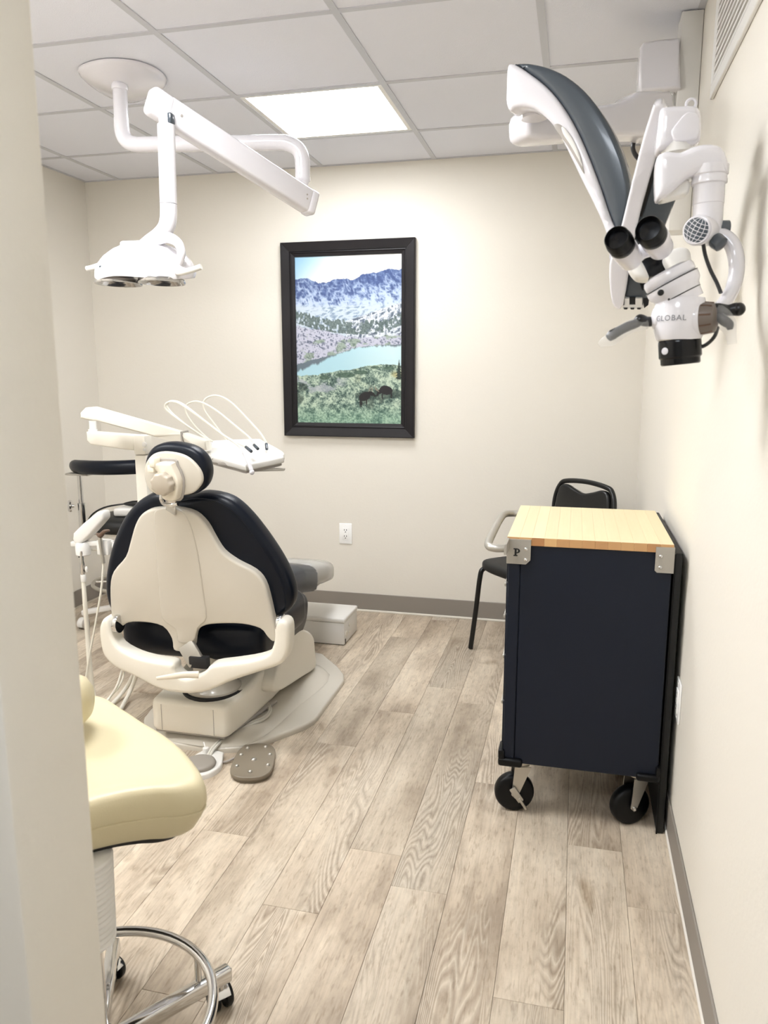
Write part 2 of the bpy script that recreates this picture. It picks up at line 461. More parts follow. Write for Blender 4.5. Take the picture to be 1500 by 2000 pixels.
while 0.186 - PW_ * (k - 1) > XL - 0.001:
    x0 = 0.186 - PW_ * k; j = joints.get(k, 2.0) - 1.22 * 4
    while j < YB:
        plank(x0, x0 + PW_, j, j + 1.22); j += 1.22
    k += 1
# walls
def wall(name, lo, hi, mat='wall'):
    b = B(); box2(b, lo, hi); return struct(name, b, mat)
T = 0.10
wall('wall_back', (XL - T, YB, -0.05), (XR + T, YB + T, ZC + 0.12))
wall('wall_left', (XL - T, YF, -0.05), (XL, YB, ZC + 0.12))
wall('wall_right', (XR, YF, -0.05), (XR + T, YB, ZC + 0.12))
wall('wall_front', (XL - T, YF - T, -0.05), (XR + T, YF, ZC + 0.12))
b = B(); box2(b, (XL, PY0, 0.0), (PX, PY1, ZC - 0.002), 0.006, 2); struct('wall_partition', b, 'wall', smooth=30)
# ceiling: slab above, lay-in tiles and T-bars below
b = B(); box2(b, (XL, YF, ZC + 0.10), (XR, YB, ZC + 0.12)); ceil = struct('ceiling', b, 'ceil')
gx = [GX0 + G * i for i in range(-5, 2)]; gy = [GY0 + G * i for i in range(-8, 3)]
lit_cells = {(-2, 0): 'room', (-2, -3): 'room', (-4, -3): 'room', (-1, -6): 'corridor'}  # only the first is in view; left-wall and corridor panels added as fill light
def cellkey(ix, iy): return (ix, iy)
tile_me = {}
BW = 0.024
for ix in range(-5, 1):
    for iy in range(-8, 2):
        x0, x1 = GX0 + G * ix, GX0 + G * (ix + 1); y0, y1 = GY0 + G * iy, GY0 + G * (iy + 1)
        x0, x1 = max(x0, XL), min(x1, XR); y0, y1 = max(y0, YF), min(y1, YB)
        if x1 - x0 < 0.02 or y1 - y0 < 0.02 or (ix, iy) in lit_cells: continue
        if y0 < PY1 and y1 > PY0 and False: continue
        key = (round(x1 - x0, 3), round(y1 - y0, 3))
        if key not in tile_me:
            bm = B(); box2(bm, (-(x1 - x0) / 2 + 0.001, -(y1 - y0) / 2 + 0.001, 0.0015), ((x1 - x0) / 2 - 0.001, (y1 - y0) / 2 - 0.001, 0.016))
            me = bpy.data.meshes.new('ceiling_tile'); bm.to_mesh(me); bm.free(); me.materials.append(M['ceil']); tile_me[key] = me
        o = bpy.data.objects.new('ceiling_tile', tile_me[key]); C.objects.link(o); o.parent = ceil
        o.location = ((x0 + x1) / 2, (y0 + y1) / 2, ZC)
def bar(lo, hi):
    b = B(); box2(b, lo, hi); o = obj('grid_bar', b, 'tbar', ceil, 0)
for x in [GX0 + G * i for i in range(-4, 1)]:
    bar((x - BW / 2, YF, ZC - 0.002), (x + BW / 2, YB, ZC + 0.0015))
for iy in range(-7, 2):
    y = GY0 + G * iy
    xs = [XL] + [GX0 + G * i for i in range(-4, 1)] + [XR]
    for xa, xb in zip(xs, xs[1:]):
        bar((xa + (BW / 2 if xa > XL else 0), y - BW / 2, ZC - 0.0016), (xb - (BW / 2 if xb < XR else 0), y + BW / 2, ZC + 0.0015))
for lo, hi in (((XL, YB - 0.02, ZC - 0.0018), (XR, YB, ZC + 0.0012)), ((XL, PY1, ZC - 0.0018), (XL + 0.02, YB - 0.02, ZC + 0.0012)), ((XR - 0.02, YF, ZC - 0.0018), (XR, YB - 0.02, ZC + 0.0012))):
    b = B(); box2(b, lo, hi); obj('wall_angle', b, 'tbar', ceil, 0)
# lit panels
first = True
for (ix, iy), kd in lit_cells.items():
    x0, y0 = GX0 + G * ix, GY0 + G * iy
    lb = {(-2, 0): 'square lit ceiling panel, glowing white, in front of the back wall', (-2, -3): 'square lit ceiling panel over the middle of the room, above the frame',
          (-4, -3): 'added square fill light panel near the left wall, unseen behind the door-side partition',
          (-1, -6): 'added square fill light panel outside the doorway, unseen behind the camera'}[(ix, iy)]
    t = thing('ceiling_light', lb, 'ceiling light', (x0 + G / 2, y0 + G / 2, ZC), 'lit panels of the ceiling grid')
    b = B(); e = 0.012
    for lo, hi in (((x0 + e, y0 + e, ZC), (x0 + G - e, y0 + 2.6 * e, ZC + 0.02)), ((x0 + e, y0 + G - 2.6 * e, ZC), (x0 + G - e, y0 + G - e, ZC + 0.02)),
                   ((x0 + e, y0 + 2.6 * e, ZC), (x0 + 2.6 * e, y0 + G - 2.6 * e, ZC + 0.02)), ((x0 + G - 2.6 * e, y0 + 2.6 * e, ZC), (x0 + G - e, y0 + G - 2.6 * e, ZC + 0.02))):
        box2(b, lo, hi)
    obj('frame', b, 'white_metal', t, 0)
    b = B(); box2(b, (x0 + 2.6 * e, y0 + 2.6 * e, ZC + 0.006), (x0 + G - 2.6 * e, y0 + G - 2.6 * e, ZC + 0.014))
    obj('diffuser', b, ('lit_back' if (ix, iy) == (-2, 0) else 'lit') if kd == 'room' else 'fill_corridor', t, 0)
# baseboards: white quarter strip at the floor, grey vinyl above
def baseb(name, lo, hi, axis):
    b = B(); box2(b, lo, hi, 0.002, 1); struct(name, b, 'vinyl_base')
baseb('baseboard_back', (XL, YB - 0.006, 0.012), (XR, YB, 0.108), 'x')
baseb('baseboard_right', (XR - 0.006, YF, 0.012), (XR, YB - 0.006, 0.108), 'y')
baseb('baseboard_left', (XL, PY1, 0.012), (XL + 0.006, YB - 0.006, 0.108), 'y')
b = B(); box2(b, (XL, YB - 0.012, 0), (XR, YB, 0.012), 0.003, 2); struct('trim_1', b, 'caulk')
b = B(); box2(b, (XR - 0.010, YF, 0), (XR, YB - 0.012, 0.012), 0.003, 2); struct('trim_2', b, 'caulk')

# ================================================================== PICTURE
t = thing('framed_print', 'dark-framed mountain lake print with two moose, hanging on back wall', 'picture', (-1.236, YB, 1.019))
fx0, fx1, fz0, fz1 = -1.613, -0.858, 1.019, 2.074
prof = [(0.0, 0.0), (0.0, 0.030), (0.004, 0.033), (0.048, 0.024), (0.050, 0.020), (0.055, 0.021), (0.060, 0.017), (0.076, 0.013), (0.076, 0.0)]
corners = [(fx0, fz0, 1, 1), (fx1, fz0, -1, 1), (fx1, fz1, -1, -1), (fx0, fz1, 1, -1)]
for i in range(4):
    a, c2 = corners[i], corners[(i + 1) % 4]
    g = 0.0006
    def ring(c, sgn):
        along = Vector((c2[0] - a[0], 0, c2[1] - a[1])).normalized()
        return [V(c[0] + c[2] * d, YB - 0.001 - h, c[1] + c[3] * d) + along * g * sgn for d, h in prof]
    b = B(); loft(b, [ring(a, 1), ring(c2, -1)]); obj('frame_rail', b, 'frame', t, 20)
# artwork: a flat print on a fine grid coloured per vertex
def fbm(x, y, oct=5, seed=0.0, ridg=False):
    """value-noise fbm on numpy arrays"""
    rng = np.random.RandomState(int(seed * 10) + 7); tab = rng.rand(256, 256)
    out = np.zeros_like(x); amp = 0.5; tot = 0
    for o_ in range(oct):
        xi = np.floor(x).astype(int); yi = np.floor(y).astype(int); fx = x - xi; fy = y - yi
        fx = fx * fx * (3 - 2 * fx); fy = fy * fy * (3 - 2 * fy)
        g = lambda a, b2: tab[(a + 31 * o_) & 255, (b2 + 17 * o_) & 255]
        v = (g(xi, yi) * (1 - fx) + g(xi + 1, yi) * fx) * (1 - fy) + (g(xi, yi + 1) * (1 - fx) + g(xi + 1, yi + 1) * fx) * fy
        if ridg: v = 1 - abs(2 * v - 1)
        out += v * amp; tot += amp; amp *= 0.55; x = x * 2.03; y = y * 2.03
    return out / tot
NU, NV = 250, 376
ax0, ax1, az0, az1 = -1.538, -0.932, 1.094, 2.0
U_, V_ = np.meshgrid(np.linspace(0, 1, NU), np.linspace(0, 1, NV))      # v: 0 top .. 1 bottom
def art(u, v):
    v = v * 0.985
    A = 1.5
    def sm(e0, e1, x): tt = np.clip((x - e0) / (e1 - e0), 0, 1); return tt * tt * (3 - 2 * tt)
    def mixc(c, c2, m_): return c * (1 - m_[..., None]) + np.array(c2, float)[None, None, :] * m_[..., None] if not isinstance(c2, np.ndarray) or c2.ndim == 1 else c * (1 - m_[..., None]) + c2 * m_[..., None]
    # sky
    k = sm(0.0, 0.55, u + v * 1.6)
    img = np.array([150, 205, 240.])[None, None] * (1 - k)[..., None] + np.array([243, 249, 253.])[None, None] * k[..., None]
    # ridge line
    xs = [0, .05, .12, .18, .22, .30, .35, .38, .42, .48, .52, .55, .60, .64, .70, .76, .82, .88, .94, 1.0]
    ys = [.135, .125, .128, .142, .155, .155, .14, .133, .134, .135, .143, .14, .128, .113, .11, .104, .095, .088, .090, .092]
    ridge = np.interp(u, xs, ys) + (fbm(u * 30, u * 0 + 3, 4, 1) - 0.5) * 0.014
    mt = (v > ridge).astype(float)
    crag = fbm(u * 16 + v * 7, v * A * 13 - u * 4, 6, 2, True)
    crag2 = fbm(u * 40 - v * 18, v * A * 34, 4, 3, True)
    h = np.clip((v - ridge) / 0.20, 0, 1)
    snow = sm(0.48, 0.86, 0.55 * crag + 0.45 * crag2 + 0.34 * h - 0.12)
    rock = np.array([48, 74, 132.]); rock2 = np.array([86, 112, 172.])
    rc = rock[None, None] * (1 - crag2)[..., None] + rock2[None, None] * crag2[..., None]
    sn = np.array([168, 190, 228.])[None, None] + np.array([34, 30, 18.])[None, None] * h[..., None]
    mc = rc * (1 - snow[..., None]) + sn * snow[..., None]
    img = img * (1 - mt[..., None]) + mc * mt[..., None]
    # valley slopes of snow with faint rock
    vl = sm(0.27, 0.30, v + (fbm(u * 6, v * 6, 3, 4) - .5) * .03)
    vt = fbm(u * 22 + v * 30, v * A * 40, 5, 5, True)
    vc = np.array([132, 156, 186.])[None, None] + np.array([70, 62, 46.])[None, None] * sm(.35, .7, vt)[..., None]
    img = img * (1 - vl[..., None]) + vc * vl[..., None]
    # right dark hillside
    hs = ((v > 0.375 - 0.10 * (u - 0.5) / 0.5) & (u > 0.48) & (v < 0.5)).astype(float)
    ht = fbm(u * 34, v * A * 40 + u * 12, 5, 6, True)
    hc = np.array([92, 108, 128.])[None, None] + np.array([130, 122, 112.])[None, None] * sm(.42, .72, ht)[..., None]
    img = img * (1 - hs[..., None]) + hc * hs[..., None]
    # conifer band
    top = np.interp(u, [0, .1, .2, .4, .55, .7, .85, 1.0], [.33, .35, .372, .392, .40, .402, .39, .35])
    spik = fbm(u * 60, u * 0 + 1, 2, 7) * 0.035
    band = ((v > top - spik) & (v < top + 0.055)).astype(float) * sm(.36, .50, fbm(u * 50, v * 44, 4, 8) + 0.06 * (1 - u))
    bc = np.array([60, 82, 88.])[None, None] + np.array([84, 78, 66.])[None, None] * fbm(u * 90, v * 120, 3, 9)[..., None]
    img = img * (1 - band[..., None]) + bc * band[..., None]
    # scree slope, left
    sc_top = np.interp(u, [0, .3, .5, .7, 1], [.40, .43, .46, .47, .45]); scree = sm(0, 0.012, v - sc_top - (fbm(u * 20, v * 20, 3, 10) - .5) * .03)
    st = fbm(u * 46 + v * 26, v * A * 60 - u * 20, 5, 11, True)
    scc = np.array([104, 112, 138.])[None, None] + np.array([96, 90, 84.])[None, None] * sm(.35, .68, st)[..., None]
    shr = sm(.5, .62, fbm(u * 9, v * 26, 4, 12) + .35 * (u - .45) - .02)
    gcol = np.array([88, 112, 96.])[None, None] + np.array([80, 78, 70.])[None, None] * st[..., None]
    scc = scc * (1 - shr[..., None] * .8) + gcol * shr[..., None] * .8
    img = img * (1 - scree[..., None]) + scc * scree[..., None]
    # lake
    far = np.interp(u, [0, .1, .3, .42, .55, .65, .75, 1.0], [.632, .615, .585, .565, .54, .525, .522, .515]) + (fbm(u * 30, u * 0, 3, 13) - .5) * .008
    near = np.interp(u, [0, .2, .35, .55, .7, .8, 1.0], [.70, .695, .675, .66, .640, .632, .640]) + (fbm(u * 24, u * 0 + 2, 3, 14) - .5) * .012
    lake = ((v > far) & (v < near)).astype(float)
    refl = np.clip((far + np.interp(u, [0, .25, .4, 1], [.05, .03, .006, .012]) - v) / 0.012 + (fbm(u * 50, v * 12, 3, 15) - .5) * 2, 0, 1)
    lc = np.array([176, 222, 236.])[None, None] + np.array([34, 20, 12.])[None, None] * sm(.3, 1, u)[..., None]
    lc = lc * (1 - refl[..., None] * .75) + np.array([84, 92, 104.])[None, None] * refl[..., None] * .75
    img = img * (1 - lake[..., None]) + lc * lake[..., None]
    # near shore meadow
    md = (v >= near).astype(float); g1 = fbm(u * 20, v * A * 22, 5, 16); g2 = fbm(u * 70, v * A * 80, 4, 17)
    g3 = fbm(u * 120, v * A * 130, 3, 27); gk = sm(.30, .72, g1 * .45 + g2 * .30 + g3 * .35 - .02)
    gc = np.array([46, 78, 76.])[None, None] * (1 - gk)[..., None] + np.array([206, 226, 200.])[None, None] * gk[..., None]
    bright = sm(.84, .97, v) * .5; gc = gc * (1 - bright[..., None]) + (np.array([92, 142, 112.])[None, None] + 90 * g2[..., None]) * bright[..., None]
    yel = sm(.52, .66, fbm(u * 5, v * 7, 3, 18)) * sm(.5, .8, u) * (1 - sm(.70, .78, v)); gc = gc * (1 - .7 * yel[..., None]) + np.array([208, 190, 120.])[None, None] * .7 * yel[..., None]
    pale = sm(.5, .6, fbm(u * 7 + 3, v * 22, 4, 19)) * (1 - sm(.78, .83, v)) * (1 - sm(.35, .55, u)); gc = gc * (1 - .75 * pale[..., None]) + np.array([188, 192, 204.])[None, None] * .75 * pale[..., None]
    dk = sm(.55, .66, fbm(u * 6 + 9, v * 11, 4, 20)) * sm(.72, .76, v) * (1 - sm(.86, .92, v)); gc = gc * (1 - .55 * dk[..., None]) + np.array([40, 58, 54.])[None, None] * .55 * dk[..., None]
    img = img * (1 - md[..., None]) + gc * md[..., None]
    # bushes on the shore, small spruce at right
    for bu, bv, ra, rb in ((.47, .695, .09, .016), (.27, .71, .05, .014), (.62, .68, .07, .012), (.88, .655, .05, .010), (.75, .650, .04, .008)):
        m_ = (((u - bu) / ra) ** 2 + ((v - bv) / rb) ** 2 < 1 + (g2 - .5)).astype(float)
        img = img * (1 - m_[..., None]) + (np.array([52, 82, 66.])[None, None] + 60 * g2[..., None]) * m_[..., None]
    sp = ((v > .60) & (v < .72) & (abs(u - .975) < (v - .60) * .22 * (0.6 + .8 * ((v * 60) % 1)))).astype(float)
    img = img * (1 - sp[..., None]) + np.array([44, 66, 60.])[None, None] * sp[..., None]
    # two moose, head to head
    def blob(parts, col):
        nonlocal img
        m_ = np.zeros_like(u)
        for cu, cv, ra, rb, ang in parts:
            du = (u - cu); dv = (v - cv) * A; ca, sa = math.cos(ang), math.sin(ang)
            m_ = np.maximum(m_, (((du * ca + dv * sa) / ra) ** 2 + ((-du * sa + dv * ca) / rb) ** 2 < 1).astype(float))
        img = img * (1 - m_[..., None]) + np.array(col, float)[None, None] * m_[..., None]
    blob([(.655, .822, .060, .038, -.45), (.715, .805, .035, .018, .35), (.745, .815, .018, .010, .5), (.612, .862, .007, .040, 0), (.625, .866, .006, .036, 0), (.672, .85, .006, .04, 0)], (24, 24, 32))
    blob([(.855, .785, .062, .040, .15), (.795, .795, .030, .018, -.7), (.775, .812, .016, .010, -.8), (.905, .812, .007, .035, 0), (.82, .82, .006, .03, 0)], (30, 28, 36))
    blob([(.70, .782, .004, .022, .5), (.725, .78, .004, .022, .1), (.76, .776, .004, .024, -.4), (.775, .785, .004, .022, -.8)], (150, 140, 122))
    return np.clip(img, 0, 255)
img = art(U_, V_) / 255.0
img = np.clip(img.mean(-1, keepdims=True) + (img - img.mean(-1, keepdims=True)) * 0.85, 0, 1)
img = np.clip((img - 0.5) * 1.10 + 0.49, 0, 1) * 0.88
lin_img = np.where(img <= 0.04045, img / 12.92, ((img + 0.055) / 1.055) ** 2.4)
vx = ax0 + U_ * (ax1 - ax0); vz = az1 + V_ * (az0 - az1)
co = np.stack([vx, np.full_like(vx, YB - 0.009), vz], -1).reshape(-1, 3)
idx = np.arange(NU * NV).reshape(NV, NU)
quads = np.stack([idx[:-1, :-1], idx[1:, :-1], idx[1:, 1:], idx[:-1, 1:]], -1).reshape(-1, 4)
me = bpy.data.meshes.new('print')
me.vertices.add(len(co)); me.vertices.foreach_set('co', co.ravel())
me.loops.add(quads.size); me.loops.foreach_set('vertex_index', quads.ravel())
me.polygons.add(len(quads)); me.polygons.foreach_set('loop_start', np.arange(0, quads.size, 4)); me.polygons.foreach_set('loop_total', np.full(len(quads), 4))
me.update(calc_edges=True)
ca = me.color_attributes.new('print_colour', 'FLOAT_COLOR', 'POINT')
ca.data.foreach_set('color', np.concatenate([lin_img.reshape(-1, 3), np.ones((NU * NV, 1))], 1).ravel().astype(np.float32))
m, tr, bs = new_mat('landscape_print')
at = tr.nodes.new('ShaderNodeAttribute'); at.attribute_name = 'print_colour'
tr.links.new(at.outputs['Color'], bs.inputs['Base Color']); bs.inputs['Roughness'].default_value = 0.35
me.materials.append(m)
o = bpy.data.objects.new('print', me); C.objects.link(o); o.parent = t; o.matrix_parent_inverse = Matrix.Translation(-Vector(t.location))
b = B(); box2(b, (fx0 + 0.07, YB - 0.0085, fz0 + 0.07), (fx1 - 0.07, YB - 0.0005, fz1 - 0.07)); obj('backing_board', b, 'dark', t, 0)

# ================================================================== OUTLETS
def outlet(label, cx, cz, face, gr='white duplex outlets'):
    """face: 'back' on the back wall, 'right' on the right wall"""
    if face == 'back': f = lambda a, d, z: V(cx + a, YB - d, cz + z)
    else: f = lambda a, d, z: V(XR - d, cx + a, cz + z)
    t = thing('wall_outlet', label, 'outlet', f(0, 0, 0), None)
    def bx(bm, a0, a1, d0, d1, z0, z1, bev=0):
        p, q = f(a0, d0, z0), f(a1, d1, z1); lo = V(*[min(p[i], q[i]) for i in range(3)]); hi = V(*[max(p[i], q[i]) for i in range(3)])
        box2(bm, lo, hi, bev, 2)
    b = B(); bx(b, -.038, .038, 0, .006, -.060, .060, .003); obj('cover_plate', b, 'outlet', t)
    b = B(); bx(b, -.017, .017, .005, .0085, -.034, .034, .001); obj('receptacle', b, 'outlet', t)
    b = B()
    for zc in (.019, -.017):
        for a in (-.0065, .0065): bx(b, a - .0018, a + .0018, .008, .0089, zc - .0005, zc + .008)
        p = f(0, .008, zc - .008); q = f(0, .0089, zc - .008); cyl(b, p, q, 0.0032, 10)
    obj('slots', b, 'dark', t)
    b = B()
    for zc in (.051, -.051):
        b = B(); cyl(b, f(0, .0055, zc), f(0, .0068, zc), .003, 10); obj('screw', b, 'outlet', t)
outlet('white electrical outlet low on the back wall below the framed print', -1.261, 0.458, 'back')
outlet('white electrical outlet low on the right wall beside the dark cart', 2.24, 0.442, 'right')

# ================================================================== WALL VENT
t = thing('wall_vent', 'white louvred return air grille high on the right wall', 'vent', (XR, 1.92, 2.10))
vy0, vy1, vz0, vz1 = 1.46, 2.41, 2.105, 2.435
b = B(); fw = 0.035
for lo, hi in (((vy0, vz0), (vy1, vz0 + fw)), ((vy0, vz1 - fw), (vy1, vz1)), ((vy0, vz0 + fw), (vy0 + fw, vz1 - fw)), ((vy1 - fw, vz0 + fw), (vy1, vz1 - fw))):
    box2(b, (XR - 0.010, lo[0], lo[1]), (XR, hi[0], hi[1]), 0.002, 1)
obj('frame', b, 'white_metal', t)
b = B(); box2(b, (XR - 0.0022, vy0 + fw, vz0 + fw), (XR - 0.0004, vy1 - fw, vz1 - fw)); obj('backing', b, 'shadowgrey', t, 0)
nl = 13
for i in range(nl):
    z = vz0 + fw + (i + 0.5) * (vz1 - vz0 - 2 * fw) / nl
    b = B(); box2(b, (XR - 0.008, vy0 + fw, z - 0.0055), (XR - 0.003, vy1 - fw, z + 0.0035)); obj('slat', b, 'white_metal', t, 0)

# ================================================================== TOOL CART
cx0, cx1, cy0, cy1, cz0, cz1 = -0.176, 0.282, 2.235, 2.785, 0.185, 0.878
t = thing('tool_cart', 'charcoal metal rolling tool cart with butcher block top against right wall', 'cart', (0.053, 2.51, 0))
b = B(); box2(b, (cx0 + 0.004, cy0 + 0.006, cz0), (cx1, cy1 - 0.006, cz1), 0.004, 2); body = obj('body', b, 'cartpaint', t)
b = B(); box2(b, (cx0 + 0.002, cy0, cz0), (cx0 + 0.036, cy0 + 0.02, cz1), 0.002, 1); obj('corner_post', b, 'cartpaint', t)
b = B(); box2(b, (cx0 + 0.0375, cy0 + 0.002, cz0 + 0.004), (cx1 - 0.002, cy0 + 0.014, cz1), 0.0015, 1); obj('end_panel', b, 'cartpaint', t)
# butcher block of staves
n_st = 13; sw = (cx1 + 0.001 - (cx0 - 0.003)) / n_st
for i in range(n_st):
    x0 = cx0 - 0.003 + i * sw
    b = B(); box2(b, (x0 + 0.00008, cy0 - 0.004, cz1), (x0 + sw - 0.00008, cy1 + 0.004, cz1 + 0.024), 0.0006, 1); obj('stave', b, 'maple', t, 20)
# drawers on the left face
zz = cz1 - 0.03
for i, h in enumerate((0.10, 0.10, 0.13, 0.15, 0.17)):
    b = B(); box2(b, (cx0 - 0.006, cy0 + 0.045, zz - h + 0.004), (cx0 + 0.004, cy1 - 0.04, zz), 0.003, 2); d = obj('drawer', b, 'cartpaint', t)
    b = B(); box2(b, (cx0 - 0.013, cy0 + 0.06, zz - 0.016), (cx0 - 0.005, cy1 - 0.055, zz - 0.004), 0.003, 2); obj('pull', b, 'steel', d)
    zz -= h
# steel corner brackets with bolts
def bracket(x0, x1, z0, z1, cham, label=None):
    pts = [(x0, z1), (x1, z1), (x1, z0 + (cham if x0 < 0 else 0)), (x1 - (cham if x0 < 0 else 0), z0), (x0 + (0.006 if x0 > 0 else 0), z0), (x0, z0 + (0.006 if x0 > 0 else 0))]
    q = []
    for p in pts:
        if not q or (abs(p[0] - q[-1][0]) + abs(p[1] - q[-1][1])) > 1e-5: q.append(p)
    if abs(q[0][0] - q[-1][0]) + abs(q[0][1] - q[-1][1]) < 1e-5: q.pop()
    b = B(); pillow(b, [V(x, cy0 - 0.0045, z) for x, z in q], (0, -1, 0), 0.0030, 0.0008, 1, 0)
    side = cx0 - 0.0035 if x0 < 0 else cx1
    box2(b, (side, cy0 - 0.0070, z0), (side + 0.0035, cy0 + 0.05, z1), 0.0008, 1)
    o = obj('corner_bracket', b, 'alu', t, 30)
    return o
lb_ = bracket(cx0 - 0.002, -0.110, 0.822, 0.8965, 0.013)
rb_ = bracket(0.235, cx1 + 0.002, 0.820, 0.8945, 0.0)
for o_, x, z in ((lb_, -0.124, 0.868), (lb_, -0.124, 0.836), (rb_, 0.249, 0.868), (rb_, 0.249, 0.836)):
    b = B(); lathe(b, (x, cy0 - 0.0074, z), (0, -1, 0), [(0.0058, 0), (0.0056, 0.0015), (0.004, 0.003), (0.0015, 0.0037)], 16); obj('bolt', b, 'chrome', o_)
# serif letter P on the left bracket
b = B()
def slab(x0, z0, x1, z1): box2(b, (x0, cy0 - 0.0083, z0), (x1, cy0 - 0.0074, z1))
lx, lz = -0.1595, 0.846
slab(lx, lz, lx + 0.012, lz + 0.0032); slab(lx + 0.0032, lz + 0.003, lx + 0.0090, lz + 0.020); slab(lx - 0.0002, lz + 0.0198, lx + 0.009, lz + 0.0232)
arc_o = [V(lx + 0.0085 + 0.0105 * math.cos(a), 0, lz + 0.0158 + 0.0074 * math.sin(a)) for a in [PI / 2 - PI * i / 12 for i in range(13)]]
arc_i = [V(lx + 0.0085 + 0.0048 * math.cos(a), 0, lz + 0.0158 + 0.0042 * math.sin(a)) for a in [PI / 2 - PI * i / 12 for i in range(13)]]
rg = []
for po, pi_ in zip(arc_o, arc_i):
    rg.append([V(po.x, cy0 - 0.0083, po.z), V(pi_.x, cy0 - 0.0083, pi_.z), V(pi_.x, cy0 - 0.0074, pi_.z), V(po.x, cy0 - 0.0074, po.z)])
loft(b, rg); obj('letter', b, 'ink', lb_, 0)
# push handle on the drawer side
b = B()
stube(b, [(cx0 - 0.002, 2.155, 0.884), (cx0 - 0.030, 2.150, 0.884), (cx0 - 0.052, 2.175, 0.886), (cx0 - 0.056, 2.30, 0.888), (cx0 - 0.056, 2.55, 0.888), (cx0 - 0.050, 2.665, 0.888), (cx0 - 0.03, 2.70, 0.886), (cx0 - 0.002, 2.705, 0.886)], 0.0115, 14)
b2_ = b; obj('push_handle', b2_, 'alu', t)
b = B(); box2(b, (cx0 - 0.004, 2.14, 0.868), (cx0 + 0.004, 2.24, 0.899), 0.001, 1); obj('handle_bracket', b, 'alu', t)
# bumpers, casters
for (x, y, sx) in ((cx0, cy0, 1), (cx1, cy0, -1), (cx0, cy1, 1), (cx1, cy1, -1)):
    b = B(); ov = 0.012 if sx > 0 else 0.005; xx = sorted((x - sx * ov, x + sx * 0.062)); dy = 1 if y == cy0 else -1
    yy = sorted((y - dy * 0.012, y + dy * 0.07)); box2(b, (xx[0], yy[0], 0.178 if sx > 0 else 0.182), (xx[1], yy[1], 0.205), 0.008, 3)
    box2(b, (min(x - sx * ov, x + sx * 0.008), yy[0], 0.20), (max(x - sx * ov, x + sx * 0.008), yy[0] + 0.07, 0.232), 0.006, 2)
    obj('corner_bumper', b, 'rubber', t)
def caster(x, y, ang, brake):
    d = V(math.cos(ang), math.sin(ang), 0); s = V(-math.sin(ang), math.cos(ang), 0)   # d rolling dir, s axle
    c = V(x, y, 0.0625) - d * 0.022
    b = B(); lathe(b, c - s * 0.02, s, [(0.020, 0), (0.052, 0), (0.060, 0.005), (0.0625, 0.012), (0.0625, 0.028), (0.060, 0.035), (0.052, 0.040), (0.020, 0.040)], 28); w_ = obj('caster_wheel', b, 'rubber', t)
    b = B(); box2(b, (x - 0.04, y - 0.035, 0.171), (x + 0.04, y + 0.035, 0.178), 0.001, 1); cyl(b, (x, y, 0.156), (x, y, 0.172), 0.026)
    fk = obj('caster_plate', b, 'steel', t)
    b = B()
    for q in (-1, 1):
        o0 = V(x, y, 0.158) + s * 0.026 * q
        pts = [o0 + d * 0.026, o0 - d * 0.026, c + s * 0.026 * q - d * 0.012, c + s * 0.026 * q - V(0, 0, 0.012), c + s * 0.026 * q + d * 0.010]
        pillow(b, pts, s * q, 0.003, 0, 1)
    obj('fork', b, 'steel', fk)
    b = B(); cyl(b, c - s * 0.034, c + s * 0.034, 0.007, 12, 0.001); obj('axle_bolt', b, 'chrome', fk)
    if brake:
        b = B(); q = c - s * 0.033 * (1 if s.y > 0 else -1)
        f = q - s * 0.004 * (1 if s.y > 0 else -1)
        beam(b, f + d * -0.012 + V(0, 0, 0.028), f + d * 0.018 + V(0, 0, -0.016), 0.006, 0.020, bev=0.002)
        beam(b, f + d * 0.010 + V(0, 0, -0.004), f + d * 0.034 + V(0, 0, -0.042), 0.012, 0.008, bev=0.002); obj('brake_lever', b, 'steel', fk)
caster(-0.118, 2.30, math.radians(12), True)
caster(0.232, 2.315, math.radians(28), False)
caster(-0.118, 2.71, math.radians(100), True)
caster(0.215, 2.71, math.radians(70), False)

# ================================================================== LEANING PANEL
t = thing('board_panel', 'tall thin black panel standing between the cart and right wall', 'panel', (0.304, 2.56, 0))
b = B(); box2(b, (0.291, 2.262, 0.0), (0.312, 2.93, 0.872), 0.004, 2); obj('sheet', b, 'blackm', t)
b = B(); box2(b, (0.2895, 2.258, 0.0), (0.2935, 2.264, 0.87)); obj('edge_strip', b, 'rubber', t, 0)

# ================================================================== STACKING CHAIR (far right corner)
t = thing('stacking_chair', 'black padded metal chair in the corner behind the dark cart', 'chair', (-0.13, 3.68, 0))
fd = V(-0.72, -0.69, 0).normalized(); sd = V(0.69, -0.72, 0).normalized() * 1.0; cc = V(-0.135, 3.70, 0)
def L_(f, s, z): return cc + fd * f + sd * s + V(0, 0, z) + (V(0.042, 0.0, -0.018) * max(0, min(1, (z - 0.42) / 0.12)))
b = B(); sq = [(-.20, -.19), (0, -.215), (.17, -.22), (.215, -.15), (.225, 0), (.215, .15), (.17, .22), (0, .215), (-.20, .19), (-.215, 0)]
pillow(b, catmull([L_(f, s, 0.415) for f, s in sq], 4, True), (0, 0, 1), 0.05, 0.02, 4); obj('seat', b, 'blackm', t)
for s in (-1, 1):
    b = B(); stube(b, [L_(0.16, 0.20 * s, 0.425), L_(0.185, 0.208 * s, 0.415), L_(0.20, 0.212 * s, 0.38), L_(0.215, 0.222 * s, 0.2), L_(0.235, 0.232 * s, 0.004)], 0.0125, 12); obj('leg', b, 'black', t)
    b = B(); stube(b, [L_(-0.10, 0.20 * s, 0.415), L_(-0.125, 0.205 * s, 0.39), L_(-0.17, 0.212 * s, 0.2), L_(-0.22, 0.222 * s, 0.004)], 0.0125, 12); obj('leg', b, 'black', t)
